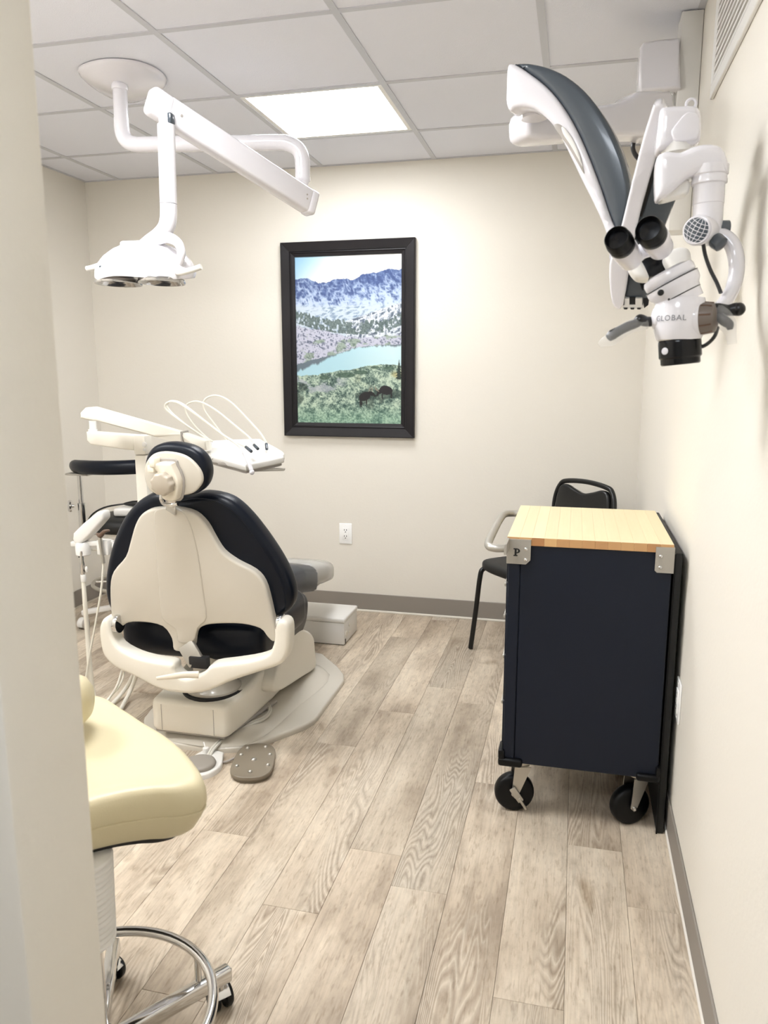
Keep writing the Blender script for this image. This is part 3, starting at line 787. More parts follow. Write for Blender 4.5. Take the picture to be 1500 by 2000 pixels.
b = B(); fr = [L_(-0.17, 0.205, 0.42), L_(-0.19, 0.205, 0.60), L_(-0.205, 0.20, 0.76), L_(-0.215, 0.175, 0.835), L_(-0.218, 0.13, 0.858), L_(-0.22, 0, 0.868), L_(-0.218, -0.13, 0.858), L_(-0.215, -0.175, 0.835), L_(-0.205, -0.20, 0.76), L_(-0.19, -0.205, 0.60), L_(-0.17, -0.205, 0.42)]
stube(b, fr, 0.0125, 12); obj('back_frame', b, 'black', t)
bp_ = [(-.178, .50), (-.185, .60), (-.182, .74), (-.165, .825), (-.12, .842), (-.06, .825), (0, .812), (.06, .825), (.12, .842), (.165, .825), (.182, .74), (.185, .60), (.178, .50), (0, .48)]
b = B(); nn = (fd + V(0, 0, 0.12)).normalized()
pillow(b, catmull([L_(-0.20 - (z - .5) * 0.04, s, z) for s, z in bp_], 4, True), nn, 0.035, 0.014, 4); obj('backrest', b, 'black', t)

# ================================================================== JUNCTION BOX
t = thing('floor_box', 'low white utility box on the floor in front of the back wall', 'box', (-1.25, 3.7, 0))
b = B(); box2(b, (-1.42, 3.595, 0.004), (-1.098, 3.835, 0.118), 0.003, 2); obj('body', b, 'whitem', t)
b = B(); box2(b, (-1.424, 3.591, 0.1185), (-1.094, 3.839, 0.143), 0.008, 3); obj('lid', b, 'whitem', t)
for y, z, r in ((3.635, 0.052, 0.016), (3.685, 0.085, 0.010), (3.685, 0.045, 0.007)):
    b = B(); cyl(b, (-1.0985, y, z), (-1.0945, y, z), r, 18, 0.001); obj('knockout', b, 'caulk', t)
b = B(); box2(b, (-1.0985, 3.612, 0.006), (-1.0965, 3.622, 0.030)); obj('notch', b, 'dark', t, 0)
b = B(); box2(b, (-1.41, 3.603, 0.0), (-1.106, 3.827, 0.005)); obj('foot', b, 'dark', t, 0)

# ================================================================== OPERATOR STOOL (foreground left)
sc = V(-0.842, 1.105, 0)
t = thing('operator_stool', 'cream vinyl stool with chrome ring base in the left foreground', 'stool', tuple(sc))
out = [(-1.12, .93), (-.98, .905), (-.885, 1.0), (-.815, 1.072), (-.76, 1.118), (-.71, 1.146), (-.668, 1.162), (-.640, 1.190), (-.652, 1.228), (-.71, 1.288), (-.77, 1.338), (-.87, 1.408), (-.96, 1.458), (-1.05, 1.485), (-1.17, 1.45), (-1.25, 1.30), (-1.24, 1.12)]
ZS = 0.585
ol = catmull([V(x, y, 0) for x, y in out], 6, True)
cen = V(-0.96, 1.21, 0)
rings = []
def seat_ring(k, z, dish=0.0): return [V(cen.x + (p.x - cen.x) * k, cen.y + (p.y - cen.y) * k, z) for p in ol]
prof_s = [(0.84, 0.520), (0.88, 0.523), (0.92, 0.533), (0.965, 0.556), (0.985, 0.570), (0.984, 0.576), (1.0, 0.586), (0.996, 0.603), (0.975, 0.620), (0.94, 0.629), (0.88, 0.632), (0.78, 0.628), (0.66, 0.620), (0.5, 0.613), (0.3, 0.611), (0.1, 0.612)]
b = B(); rings = [seat_ring(k_, z_) for k_, z_ in prof_s]; vs = loft(b, rings, True, True)
for v_ in b.verts:
    if v_.co.z > 0.60:
        # saddle: a raised ridge at front centre, dished thighs
        d_ = (v_.co - V(cen.x, cen.y, v_.co.z))
        v_.co.z += 0.012 * math.exp(-((v_.co.x + 1.06) / 0.05) ** 2) - 0.010 * math.exp(-((v_.co.x + 0.90) / 0.08) ** 2)
obj('seat', b, 'stoolvinyl', t, 60)
b = B(); stube(b, [seat_ring(0.988, 0.5735)[i] for i in range(0, len(ol), 3)], 0.0022, 6, 3, closed=False); obj('piping', b, 'stoolvinyl', t)
b = B(); loft(b, [seat_ring(0.80, 0.508), seat_ring(0.835, 0.5205)]); obj('seat_pan', b, 'blackm', t)
# lumbar roll, mostly behind the partition
b = B(); pr = [(0.001, 0), (0.030, 0.004), (0.045, 0.018), (0.052, 0.04), (0.054, 0.07), (0.054, 0.22), (0.05, 0.26), (0.035, 0.285), (0.001, 0.292)]
lathe(b, (-0.972, 1.345, 0.690), (-1, -0.30, 0.0), [(r_ * 1.12, h_) for r_, h_ in pr], 28); obj('body_support', b, 'stoolvinyl', t)
b = B(); stube(b, [(-1.12, 1.345, 0.655), (-1.15, 1.25, 0.56), (-1.05, 1.15, 0.50), (-0.92, 1.10, 0.498)], 0.010, 10); obj('support_arm', b, 'chrome', t)
# gas lift with white bellows
b = B(); pr = []
z = 0.255; pr.append((0.030, 0.325)); kk = 0
nb = 15; 
for i in range(nb):
    z0_ = 0.33 + i * (0.505 - 0.33) / nb; dz = (0.505 - 0.33) / nb; rr = 0.050 + 0.004 * i / nb
    pr += [(rr - 0.0035, z0_), (rr, z0_ + dz * 0.3), (rr, z0_ + dz * 0.7), (rr - 0.0035, z0_ + dz)]
pr.append((0.03, 0.508))
lathe(b, sc, (0, 0, 1), pr, 28); obj('bellows', b, 'whitem', t, 60)
b = B(); lathe(b, sc, (0, 0, 1), [(0.024, 0.07), (0.024, 0.325), (0.030, 0.327), (0.030, 0.335)], 24); obj('column', b, 'chrome', t)
b = B(); lathe(b, sc, (0, 0, 1), [(0.026, 0.062), (0.038, 0.066), (0.040, 0.075), (0.040, 0.112), (0.036, 0.122), (0.027, 0.126)], 24); obj('hub', b, 'chrome', t)
b = B(); tube(b, [sc + V(0.222 * math.cos(a), 0.222 * math.sin(a), 0.172) for a in [2 * PI * i / 64 for i in range(64)]], 0.0105, 14, closed=True); fr_ = obj('foot_ring', b, 'chrome', t)
for a in (math.radians(58), math.radians(184), math.radians(300)):
    d = V(math.cos(a), math.sin(a), 0); b = B(); cyl(b, sc + d * 0.023 + V(0, 0, 0.172), sc + d * 0.216 + V(0, 0, 0.172), 0.006, 10)
    if a > 2: obj('ring_spoke', b, 'chrome', fr_)
    else:
        b.free(); b = B(); cyl(b, sc + d * 0.222 + V(0, 0, 0.11), sc + d * 0.222 + V(0, 0, 0.168), 0.007, 10); obj('ring_post', b, 'chrome', fr_)
def stool_caster(parent, p, ang, r=0.027, mat='rubber', hood='chrome', legend=0.1):
    d = V(math.cos(ang), math.sin(ang), 0); s = V(-d.y, d.x, 0); c = V(p.x, p.y, r) + d * 0.012
    b = B()
    for q in (-1, 1): lathe(b, c + s * 0.006 * q, s * q, [(0.004, 0), (r - 0.003, 0), (r, 0.003), (r, 0.013), (r - 0.004, 0.018), (0.008, 0.020)], 22)
    w_ = obj('caster', b, mat, parent)
    b = B(); lathe(b, c - s * 0.010, s, [(r * 0.55, -0.008), (r + 0.0035, -0.006), (r + 0.0045, 0.0), (r + 0.0045, 0.02), (r + 0.0035, 0.026), (r * 0.55, 0.028)], 22)
    bmesh.ops.bisect_plane(b, geom=b.verts[:] + b.edges[:] + b.faces[:], plane_co=V(c.x, c.y, r + 0.001), plane_no=(0.0 + d.x * -0.5, d.y * -0.5, -1), clear_outer=True)
    cyl(b, (p.x, p.y, r * 1.7), (p.x, p.y, legend), 0.006, 10); obj('caster_hood', b, hood, w_)
for i, dg in enumerate((58, 117, 186, 257, 326)):
    a = math.radians(dg); d = V(math.cos(a), math.sin(a), 0); ln = 0.298
    b = B(); beam(b, sc + d * 0.034 + V(0, 0, 0.094), sc + d * ln + V(0, 0, 0.084), 0.028, 0.034, bev=0.006, seg=3); lg = obj('leg', b, 'chrome', t, 50)
    stool_caster(lg, sc + d * (ln - 0.022), a + (0.9 if i else 1.4), legend=0.072)

# ================================================================== ASSISTANT STOOL (far left)
ac = V(-2.30, 3.62, 0)
t = thing('assistant_stool', 'black seat assistant stool with curved arm bar, far left corner', 'stool', tuple(ac))
b = B(); lathe(b, ac, (0, 0, 1), [(0.15, 0.545), (0.188, 0.552), (0.20, 0.575), (0.198, 0.605), (0.18, 0.622), (0.10, 0.628), (0.001, 0.628)], 36); obj('seat', b, 'blackm', t, 60)
b = B(); lathe(b, ac, (0, 0, 1), [(0.05, 0.52), (0.14, 0.53), (0.155, 0.546)], 30); obj('seat_pan', b, 'whitem', t)
b = B(); lathe(b, ac, (0, 0, 1), [(0.028, 0.12), (0.028, 0.34), (0.020, 0.341), (0.020, 0.525)], 20); obj('column', b, 'white_metal', t)
b = B(); lathe(b, ac, (0, 0, 1), [(0.03, 0.10), (0.045, 0.105), (0.045, 0.145), (0.03, 0.155)], 20); obj('hub', b, 'whitem', t)
b = B(); tube(b, [ac + V(0.21 * math.cos(2 * PI * i / 48), 0.21 * math.sin(2 * PI * i / 48), 0.255) for i in range(48)], 0.010, 10, closed=True); fr_ = obj('foot_ring', b, 'steel', t)
for a in (0.3, 0.3 + PI):
    d = V(math.cos(a), math.sin(a), 0); b = B(); cyl(b, ac + d * 0.026 + V(0, 0, 0.255), ac + d * 0.205 + V(0, 0, 0.255), 0.006, 8); obj('ring_spoke', b, 'steel', fr_)
for dg in (200, 272, 344, 56, 128):
    a = math.radians(dg); d = V(math.cos(a), math.sin(a), 0)
    b = B(); beam(b, ac + d * 0.035 + V(0, 0, 0.125), ac + d * 0.285 + V(0, 0, 0.085), 0.034, 0.030, bev=0.008, seg=2); lg = obj('leg', b, 'whitem', t, 50)
    stool_caster(lg, ac + d * 0.272, a + 1.1, 0.029, 'shadowgrey', 'whitem', 0.075)
# curved torso bar on its chrome post
post = py(160, 1000, 3.60); post.z = 0
b = B(); cyl(b, (post.x, post.y, 0.50), (post.x, post.y, 0.68), 0.020, 16); cyl(b, (post.x, post.y, 0.66), (post.x, post.y, 0.835), 0.013, 16); obj('arm_post', b, 'chrome', t)
b = B(); lathe(b, (post.x - 0.03, post.y - 0.02, 0.665), (-1, -0.5, 0), [(0.008, 0), (0.010, 0.010), (0.030, 0.012), (0.034, 0.020), (0.030, 0.030), (0.012, 0.032)], 10); obj('knob', b, 'chrome', t)
b = B(); beam(b, (post.x, post.y, 0.515), ac + V(-0.05, 0, 0.515), 0.04, 0.012, bev=0.003); obj('arm_bracket', b, 'steel', t)
b = B(); box2(b, (post.x - 0.07, post.y - 0.03, 0.832), (post.x + 0.07, post.y + 0.03, 0.842), 0.003, 1); obj('arm_plate', b, 'steel', t)
ctr = V(-2.36, 3.93, 0.872); arc = []
for i in range(15):
    a = math.radians(215 + i * 8); arc.append(ctr + V(0.40 * math.cos(a), 0.40 * math.sin(a), 0.004 * i / 2))
b = B(); tube(b, catmull(arc, 2), rs_interp([0.02, 0.036, 0.038, 0.038, 0.038, 0.038, 0.036, 0.02], catmull(arc, 2)), 16, flat=0.75); obj('arm_pad', b, 'navy', t, 60)
# things lying on the assistant stool
t2 = thing('white_case', 'slim white case lying on the far black stool seat', 'case', (-2.2, 3.6, 0.629))
b = B(); box(b, (-2.195, 3.60, 0.651), (0.30, 0.12, 0.042), 0.15, 0.012, 3); obj('body', b, 'whitem', t2)
t2 = thing('corded_instrument', 'black corded instrument lying on the slim white case', 'instrument', (-2.2, 3.6, 0.672))
b = B(); stube(b, [(-2.30, 3.575, 0.690), (-2.20, 3.60, 0.692), (-2.10, 3.61, 0.690)], [0.006, 0.016, 0.018, 0.014, 0.012], 12); obj('body', b, 'black', t2)
b = B(); stube(b, [(-2.30, 3.575, 0.690), (-2.40, 3.55, 0.672), (-2.47, 3.53, 0.63), (-2.51, 3.52, 0.56), (-2.545, 3.51, 0.50), (-2.55, 3.51, 0.40)], 0.0045, 8); obj('cord', b, 'black', t2)
b = B(); box(b, (-2.14, 3.63, 0.7125), (0.15, 0.05, 0.010), 0.15, 0.004, 2); obj('top_cover', b, 'navy_hi', t2)
t2 = thing('blue_cord', 'thin blue looped cord on top of the black instrument', 'cord', (-2.14, 3.62, 0.712))
b = B(); stube(b, [(-2.21, 3.60, 0.722), (-2.205, 3.61, 0.734), (-2.17, 3.62, 0.744), (-2.12, 3.62, 0.744), (-2.07, 3.62, 0.734), (-2.04, 3.61, 0.720)], 0.0022, 8); obj('cord', b, 'blue', t2)

# ================================================================== DENTAL CHAIR
t = thing('dental_chair', 'navy and cream dental patient chair seen from behind its backrest', 'dental chair', (-1.31, 2.8, 0))
th = math.radians(9); nb = V(0, -math.cos(th), -math.sin(th)); p0 = V(-1.31, 2.33, 0.72)
def bk(pts, off=0.0, n=5): return plane_out(pts, p0 - nb * off, nb, n)
cush = [(318, 966), (290, 968), (258, 988), (233, 1022), (214, 1068), (203, 1118), (202, 1160), (212, 1193), (235, 1216), (300, 1222), (380, 1224), (460, 1222), (530, 1214), (562, 1196), (571, 1172), (565, 1140), (545, 1098), (512, 1048), (475, 1003), (440, 976), (395, 966), (356, 972)]
b = B(); pillow(b, bk(cush, 0.028), -nb, 0.085, 0.035, 5, 0.030); cu = obj('backrest', b, 'navy', t, 60)
seam = catmull([ppl(x, y, p0 - nb * 0.030, nb) for x, y in [(352, 978), (395, 974), (436, 985), (470, 1012), (505, 1060), (536, 1110), (556, 1160), (558, 1190)]], 5)
b = B(); tube(b, seam, 0.0022, 6); obj('piping', b, 'navy', cu)
shell = [(330, 988), (352, 988), (385, 997), (408, 1018), (424, 1046), (441, 1072), (468, 1092), (502, 1110), (521, 1132), (532, 1168), (541, 1210), (547, 1240), (538, 1246), (527, 1236), (514, 1221), (478, 1212), (428, 1212), (402, 1217), (388, 1232), (382, 1262), (364, 1266), (346, 1262), (342, 1240), (325, 1217), (290, 1209), (258, 1210), (244, 1220), (236, 1231), (229, 1222), (225, 1195), (223, 1140), (230, 1110), (253, 1082), (263, 1050), (272, 1020), (284, 1000), (303, 990)]
b = B(); pillow(b, bk(shell, 0.030, 3), nb, 0.030, 0.009, 4, 0.0); sh = obj('back_shell', b, 'tan', t, 50)
panel = [(308, 994), (350, 994), (372, 1020), (388, 1080), (398, 1150), (405, 1205), (388, 1225), (378, 1252), (350, 1252), (345, 1228), (318, 1206), (312, 1150), (306, 1080), (302, 1020)]
b = B(); pillow(b, bk(panel, 0.004, 3), nb, 0.0072, 0.0045, 3, 0.0); obj('spine_panel', b, 'tan', sh, 50)
# tongue below the shell running into the swivel bracket
b = B(); a_ = ppl(363, 1258, p0, nb); c_ = py(385, 1296, 2.36)
beam(b, a_ + V(0, 0, 0.0), c_, 0.062, 0.022, up=(0, -1, 0.3), bev=0.006); obj('recline_tongue', b, 'alu', t)
# swivel bracket hugging the seat
brk = [(222, 1196), (213, 1212), (214, 1240), (221, 1268), (242, 1290), (280, 1308), (318, 1328), (345, 1337), (384, 1341), (420, 1336), (470, 1315), (522, 1298), (560, 1284), (574, 1262), (577, 1228), (574, 1206), (561, 1199), (549, 1210), (548, 1238), (538, 1262), (512, 1273), (470, 1280), (428, 1286), (412, 1300), (378, 1312), (358, 1300), (352, 1284), (318, 1278), (280, 1268), (248, 1250), (236, 1226), (231, 1204)]
pb = V(-1.31, 2.395, 0.4); nbk = V(0, -1, -0.05)
b = B(); pillow(b, plane_out(brk, pb, nbk, 3), nbk, 0.065, 0.016, 4, 0.010); br_ = obj('swivel_bracket', b, 'ivory', t, 50)
for x in (231, 549):
    c = py(x, 1218, 2.36); b = B(); cyl(b, c - V(0.009, 0, 0), c + V(0.009, 0, 0), 0.034, 24, 0.003); obj('pivot_ring', b, 'chrome', br_)
b = B(); c = py(385, 1296, 2.345); box(b, c + V(0, 0.018, 0), (0.07, 0.03, 0.042), None, 0.004, 2); obj('socket', b, 'dark', br_)
b = B(); stube(b, [py(388, 1318, 2.315), py(360, 1318, 2.30), py(330, 1322, 2.295), py(306, 1325, 2.29)], [0.014, 0.012, 0.010, 0.006], 12, flat=0.6); obj('lever', b, 'cream', br_, 60)
# seat and leg rest
b = B(); box2(b, (-1.645, 2.46, 0.318), (-1.065, 2.98, 0.485), 0.055, 5); obj('seat', b, 'navy', t, 60)
wing = [(572, 1156), (590, 1154), (602, 1163), (605, 1182), (601, 1212), (588, 1242), (568, 1262), (540, 1262), (530, 1200), (550, 1170)]
wo = plane_out(wing, V(-1.1, 3.04, 0.40), V(0, -1, 0), 4)
b = B(); pillow(b, wo, (0, -1, 0), 0.34, 0.05, 4, 0.03); obj('hip_wing', b, 'navy', t, 60)
b = B(); pillow(b, [V(-2.62 - p.x, p.y, p.z) for p in wo], (0, -1, 0), 0.34, 0.05, 4, 0.03); obj('hip_wing', b, 'navy', t, 60)
b = B(); c0 = py(588, 1100, 3.15)
rr_ = [[V(-1.48, 3.0, .40), V(c0.x - .01, 3.0, .40), V(c0.x, 3.0, .44), V(c0.x, 3.0, .50), V(c0.x - .03, 3.0, .525), V(-1.45, 3.0, .525), V(-1.48, 3.0, .50), V(-1.48, 3.0, .44)]]
for y_, dz, ins in ((3.03, .004, -.004), (3.2, -.012, -.006), (3.36, -.05, 0.0), (3.40, -.062, .012)):
    rr_.append([V(-1.325 + (p.x + 1.325) * (1 - ins * 4), y_, p.z + dz) for p in rr_[0]])
loft(b, rr_); bmesh.ops.bevel(b, geom=b.edges[:], offset=0.008, segments=2, affect='EDGES'); obj('legrest', b, 'navy_hi', t, 60)
b = B()
def toe(sc_, z): return None
tr_ = []
for y_, zt, zb, xr in ((3.385, .475, .37, -1.18), (3.40, .482, .355, -1.165), (3.55, .455, .325, -1.165), (3.68, .425, .305, -1.175), (3.76, .395, .295, -1.20), (3.79, .37, .305, -1.23)):
    xl = -2.65 - xr; m_ = (zt + zb) / 2; h_ = (zt - zb) / 2; w_ = (xr - xl) / 2; cx_ = (xr + xl) / 2
    tr_.append([V(cx_ + w_ * (abs(math.cos(a)) ** 0.5) * (1 if math.cos(a) >= 0 else -1), y_, m_ + h_ * (abs(math.sin(a)) ** 0.6) * (1 if math.sin(a) >= 0 else -1)) for a in [2 * PI * i / 28 for i in range(28)]])
loft(b, tr_); obj('toe_cover', b, 'cover', t, 60)
b = B(); box2(b, (-1.46, 3.39, .335), (-1.19, 3.72, .385), 0.02, 3); obj('toe_board', b, 'shadowgrey', t)
# turntable, lift arm, pump housing, floor plate
b = B(); c = V(-1.30, 2.545, 0.0); lathe(b, c, (0, 0, 1), [(0.07, 0.17), (0.095, 0.175), (0.105, 0.185), (0.105, 0.20), (0.085, 0.215), (0.075, 0.24), (0.075, 0.36)], 32); obj('turntable', b, 'tan', t)
b = B(); lathe(b, c, (0, 0, 1), [(0.118, 0.15), (0.118, 0.192)], 32); obj('turntable_gap', b, 'dark', t)
def arm_ring(y, xl, xr, zb, zt, r=0.018):
    pts = []
    for cx_, cz_, a0 in ((xr - r, zt - r, 0), (xl + r, zt - r, 90), (xl + r, zb + r, 180), (xr - r, zb + r, 270)):
        for i in range(5):
            a = math.radians(a0 + 22.5 * i); pts.append(V(cx_ + r * math.cos(a), y, cz_ + r * math.sin(a)))
    return pts
b = B()
loft(b, [arm_ring(2.405, -1.470, -1.200, .068, .164, .014), arm_ring(2.412, -1.484, -1.186, .060, .176, .02), arm_ring(2.43, -1.492, -1.178, .056, .182, .022), arm_ring(2.60, -1.496, -1.160, .056, .198, .022),
         arm_ring(2.78, -1.50, -1.150, .056, .235, .022), arm_ring(3.10, -1.50, -1.150, .056, .33, .022)])
la = obj('lift_arm', b, 'ivory', t, 50)
b = B(); loft(b, [arm_ring(2.42, -1.48, -1.20, .050, .062, .004), arm_ring(2.76, -1.49, -1.13, .050, .062, .004)]); obj('skirt', b, 'shadowgrey', la, 30)
for x in (-1.445, -1.235):
    b = B(); box2(b, (x - .0008, 2.4035, .066), (x + .0008, 2.413, .166)); obj('seam', b, 'shadowgrey', la, 0)
b = B(); hs = [(545, 1352), (539, 1335), (551, 1290), (568, 1246), (584, 1230), (602, 1231), (614, 1243), (617, 1270), (618, 1304), (590, 1325)]
pl_ = [px_(x, y, -1.098) for x, y in hs]
b = B(); pillow(b, catmull(pl_, 4, True), (-1, 0, 0), 0.12, 0.01, 3, 0.018); obj('pump_cover', b, 'ivory', t, 50)
base = [(-0.976, 3.19), (-0.955, 3.12), (-0.952, 2.72), (-0.975, 2.655), (-1.074, 2.500), (-1.150, 2.425), (-1.22, 2.398), (-1.46, 2.398), (-1.53, 2.42), (-1.62, 2.56), (-1.64, 2.66), (-1.64, 3.12), (-1.60, 3.25), (-1.45, 3.42), (-1.16, 3.42), (-1.03, 3.27)]
def flat(pts, z): return [V(x, y, z) for x, y in pts]
b = B(); pillow(b, [p for a_, c_ in zip(flat(base, 0.0), flat(base[1:] + base[:1], 0.0)) for p in (a_ * .92 + c_ * .08, a_ * .5 + c_ * .5, a_ * .08 + c_ * .92)], (0, 0, 1), 0.022, 0.010, 3, 0.0); fp = obj('floor_plate', b, 'tan', t, 60)
b = B(); q0 = [(-1.135, 2.44), (-1.06, 2.78), (-1.035, 3.16), (-1.30, 3.30), (-1.56, 3.16), (-1.555, 2.72), (-1.46, 2.43)]
q1 = [(-1.19, 2.56), (-1.15, 2.82), (-1.10, 3.14), (-1.30, 3.24), (-1.50, 3.12), (-1.50, 2.80), (-1.42, 2.56)]
cnt = [V(x, y, .0225) for x, y in q0]; r1 = [V(x * .7 + x2 * .3, y * .7 + y2 * .3, .040) for (x, y), (x2, y2) in zip(q0, q1)]; r2_ = [V(x, y, .046) for x, y in q1]
loft(b, [catmull(cnt, 4, True), catmull(r1, 4, True), catmull(r2_, 4, True)]); obj('plate_rise', b, 'tan', fp, 60)
# headrest
ph = V(-1.385, 2.215, 1.10); nh = V(0, -1, -0.12).normalized()
hd = [(300, 872), (285, 888), (279, 912), (281, 940), (292, 960), (312, 970), (345, 972), (376, 968), (396, 954), (404, 932), (401, 908), (388, 888), (366, 874), (330, 867)]
b = B(); pillow(b, plane_out(hd, ph - nh * 0.012, nh, 4), -nh, 0.07, 0.028, 4, 0.022); hr = obj('headrest', b, 'navy', t, 60)
hp = [(306, 884), (292, 896), (285, 915), (287, 940), (298, 958), (318, 966), (350, 967), (378, 962), (392, 950), (398, 936), (394, 918), (380, 900), (360, 887), (330, 881)]
b = B(); pillow(b, plane_out(hp, ph - nh * 0.014, nh, 4), nh, 0.012, 0.006, 3, 0.0); obj('headrest_shell', b, 'tan', hr, 60)
bq = [(308, 902), (340, 901), (345, 908), (357, 935), (356, 962), (350, 974), (332, 972), (324, 962), (322, 930), (314, 915), (303, 912)]
b = B(); pillow(b, plane_out([(304, 897), (343, 896), (349, 908), (361, 934), (360, 964), (353, 978), (330, 976), (318, 962), (316, 930), (306, 915)], ph - nh * 0.001, nh, 2), nh, 0.004, 0.001, 1, 0.0); obj('bracket_shadow', b, 'shadowgrey', hr, 30)  # thin grey plate standing in for the shadow outline around the bracket
b = B(); pillow(b, plane_out(bq, ph, nh, 2), nh, 0.034, 0.006, 3, 0.0); hb = obj('headrest_bracket', b, 'cream', hr, 50)
b = B(); c = ppl(309, 900, ph, nh); box(b, c + nh * 0.018, (0.020, 0.045, 0.030), None, 0.004, 2); c = ppl(306, 912, ph, nh); box(b, c + nh * 0.02, (0.024, 0.04, 0.026), None, 0.005, 2); obj('headrest_clip', b, 'cream', hb)
b = B(); c = ppl(322, 943, ph + nh * 0.034, nh); pr = []
axu = V(1, 0, 0); axv = nh.cross(axu).normalized(); ring0 = []
def knob_ring(h, k): return [c + nh * h + (axu * math.cos(a) + axv * math.sin(a)) * 0.0365 * k * (1 + 0.055 * math.cos(9 * a)) for a in [2 * PI * i / 72 for i in range(72)]]
loft(b, [knob_ring(0, .9), knob_ring(0.003, 1.0), knob_ring(0.022, 1.0), knob_ring(0.028, 0.93), knob_ring(0.030, 0.80)]); obj('headrest_knob', b, 'knobtan', hr, 50)
b = B(); stube(b, [ppl(315, 966, ph + nh * .02, nh), ppl(315, 976, ph + nh * .022, nh), ppl(320, 984, ph + nh * .01, nh), ppl(334, 986, ph, nh), ppl(347, 984, ph, nh)], 0.006, 10); obj('latch', b, 'chrome', hr)
b = B(); a_ = ppl(334, 965, ph - nh * .004, nh); c_ = ppl(334, 1000, p0, nb); beam(b, a_, c_, 0.040, 0.010, up=(0, -1, 0), bev=0.003); obj('headrest_slide', b, 'chrome', hr)

# ================================================================== FOOT CONTROLS
fc_ = pz(391, 1504, 0)
t = thing('foot_control', 'round grey disc foot control with white rim and hose, beside the cream stool seat', 'foot control', (fc_.x, fc_.y, 0))
b = B(); pts = [V(fc_.x + 0.062 * math.cos(a), fc_.y + 0.062 * math.sin(a), 0) for a in [math.radians(-170 + 20 * i) for i in range(18)]]
pts = [fc_ + V(x, y, 0) for x, y in ((-.055, -.03), (-.03, -.058), (.02, -.066), (.055, -.045), (.072, 0), (.066, .04), (.045, .09), (.035, .108), (-.03, .115), (-.045, .09), (-.06, .03))]
pillow(b, catmull(pts, 4, True), (0, 0, 1), 0.020, 0.006, 3, 0.0); ft = obj('base', b, 'whitem', t, 50)
b = B(); lathe(b, (fc_.x, fc_.y - 0.002, 0.019), (0, 0, 1), [(0.055, 0), (0.057, 0.008), (0.054, 0.014), (0.045, 0.017), (0.001, 0.018)], 32); obj('disc', b, 'padgrey', t, 60)
b = B(); cyl(b, (fc_.x - 0.02, fc_.y + 0.085, 0.018), (fc_.x - 0.02, fc_.y + 0.085, 0.040), 0.011, 14, 0.002); cyl(b, (fc_.x - 0.02, fc_.y + 0.085, 0.034), (fc_.x - 0.035, fc_.y + 0.10, 0.052), 0.0025, 8); obj('valve', b, 'whitem', t)
for k_ in (0, 1):
    o_ = 0.014 * k_
    pp = [pz(403 + k_ * 5, 1484, .014), pz(414 + k_ * 4, 1462, .012), pz(440, 1437 + k_ * 3, .012), pz(480, 1416 + k_ * 4, .012), pz(515 + k_ * 3, 1404 + k_ * 2, .012), pz(528 + k_ * 3, 1388, .012), pz(520 + k_ * 3, 1374, .014)]
    for i_, p_ in enumerate(pp):
        if 2 <= i_: p_.z = 0.012 + (0.030 if i_ > 2 else 0.012)
    b = B(); stube(b, [pz(x_, y_, z_) for x_, y_, z_ in ((402 + 5 * k_, 1484, .012), (413 + 5 * k_, 1463, .030), (440 + 3 * k_, 1437 + 3 * k_, .036), (480, 1415 + 4 * k_, .042), (512 + 3 * k_, 1402 + 3 * k_, .052), (526 + 3 * k_, 1388, .056), (520 + 3 * k_, 1372, .058))], 0.0048, 8); obj('hose', b, 'hose', t)
pc = pz(496, 1497, 0)
t = thing('foot_pedal', 'flat taupe metal foot pedal plate with raised round studs on the floor', 'foot pedal', (pc.x, pc.y, 0))
ua = math.radians(15); ex = V(math.cos(ua), math.sin(ua), 0); ey = V(-math.sin(ua), math.cos(ua), 0)
def PP(a, c2, z): return pc + ex * a + ey * c2 + V(0, 0, z)
outp = [(-.070, -.075), (-.045, -.112), (0, -.122), (.045, -.112), (.070, -.075), (.073, 0), (.068, .07), (.045, .112), (0, .125), (-.045, .112), (-.066, .07), (-.073, 0)]
b = B(); pillow(b, catmull([PP(x, y, 0.012) for x, y in outp], 4, True), (0, 0, 1), 0.014, 0.004, 3, 0.003); pl = obj('plate', b, 'pedal', t, 50)
b = B(); pillow(b, catmull([PP(x * .92, y * .92, 0.0) for x, y in outp], 4, True), (0, 0, 1), 0.0135, 0.0, 1, 0.0); obj('base', b, 'pedal', t, 50)
for i_, (x, y) in enumerate(((0, .0), (-.035, .085), (.03, .092), (-.05, .035), (.053, .035), (-.052, -.045), (.055, -.04), (.0, -.085), (0.0, .0))[:8]):
    r_ = .010 if i_ == 0 else .0072; b = B(); lathe(b, PP(x, y, .0255), (0, 0, 1), [(r_, 0), (r_ * .9, .004), (r_ * .55, .0065), (.001, .0075)], 16); obj('stud', b, 'steel', t, 60)
b = B(); stube(b, [PP(-.066, .05, .012), pz(440, 1488, .008), pz(425, 1484, .008), pz(418, 1470, .008), pz(428, 1460, .008)], 0.004, 8); obj('cable', b, 'shadowgrey', t)

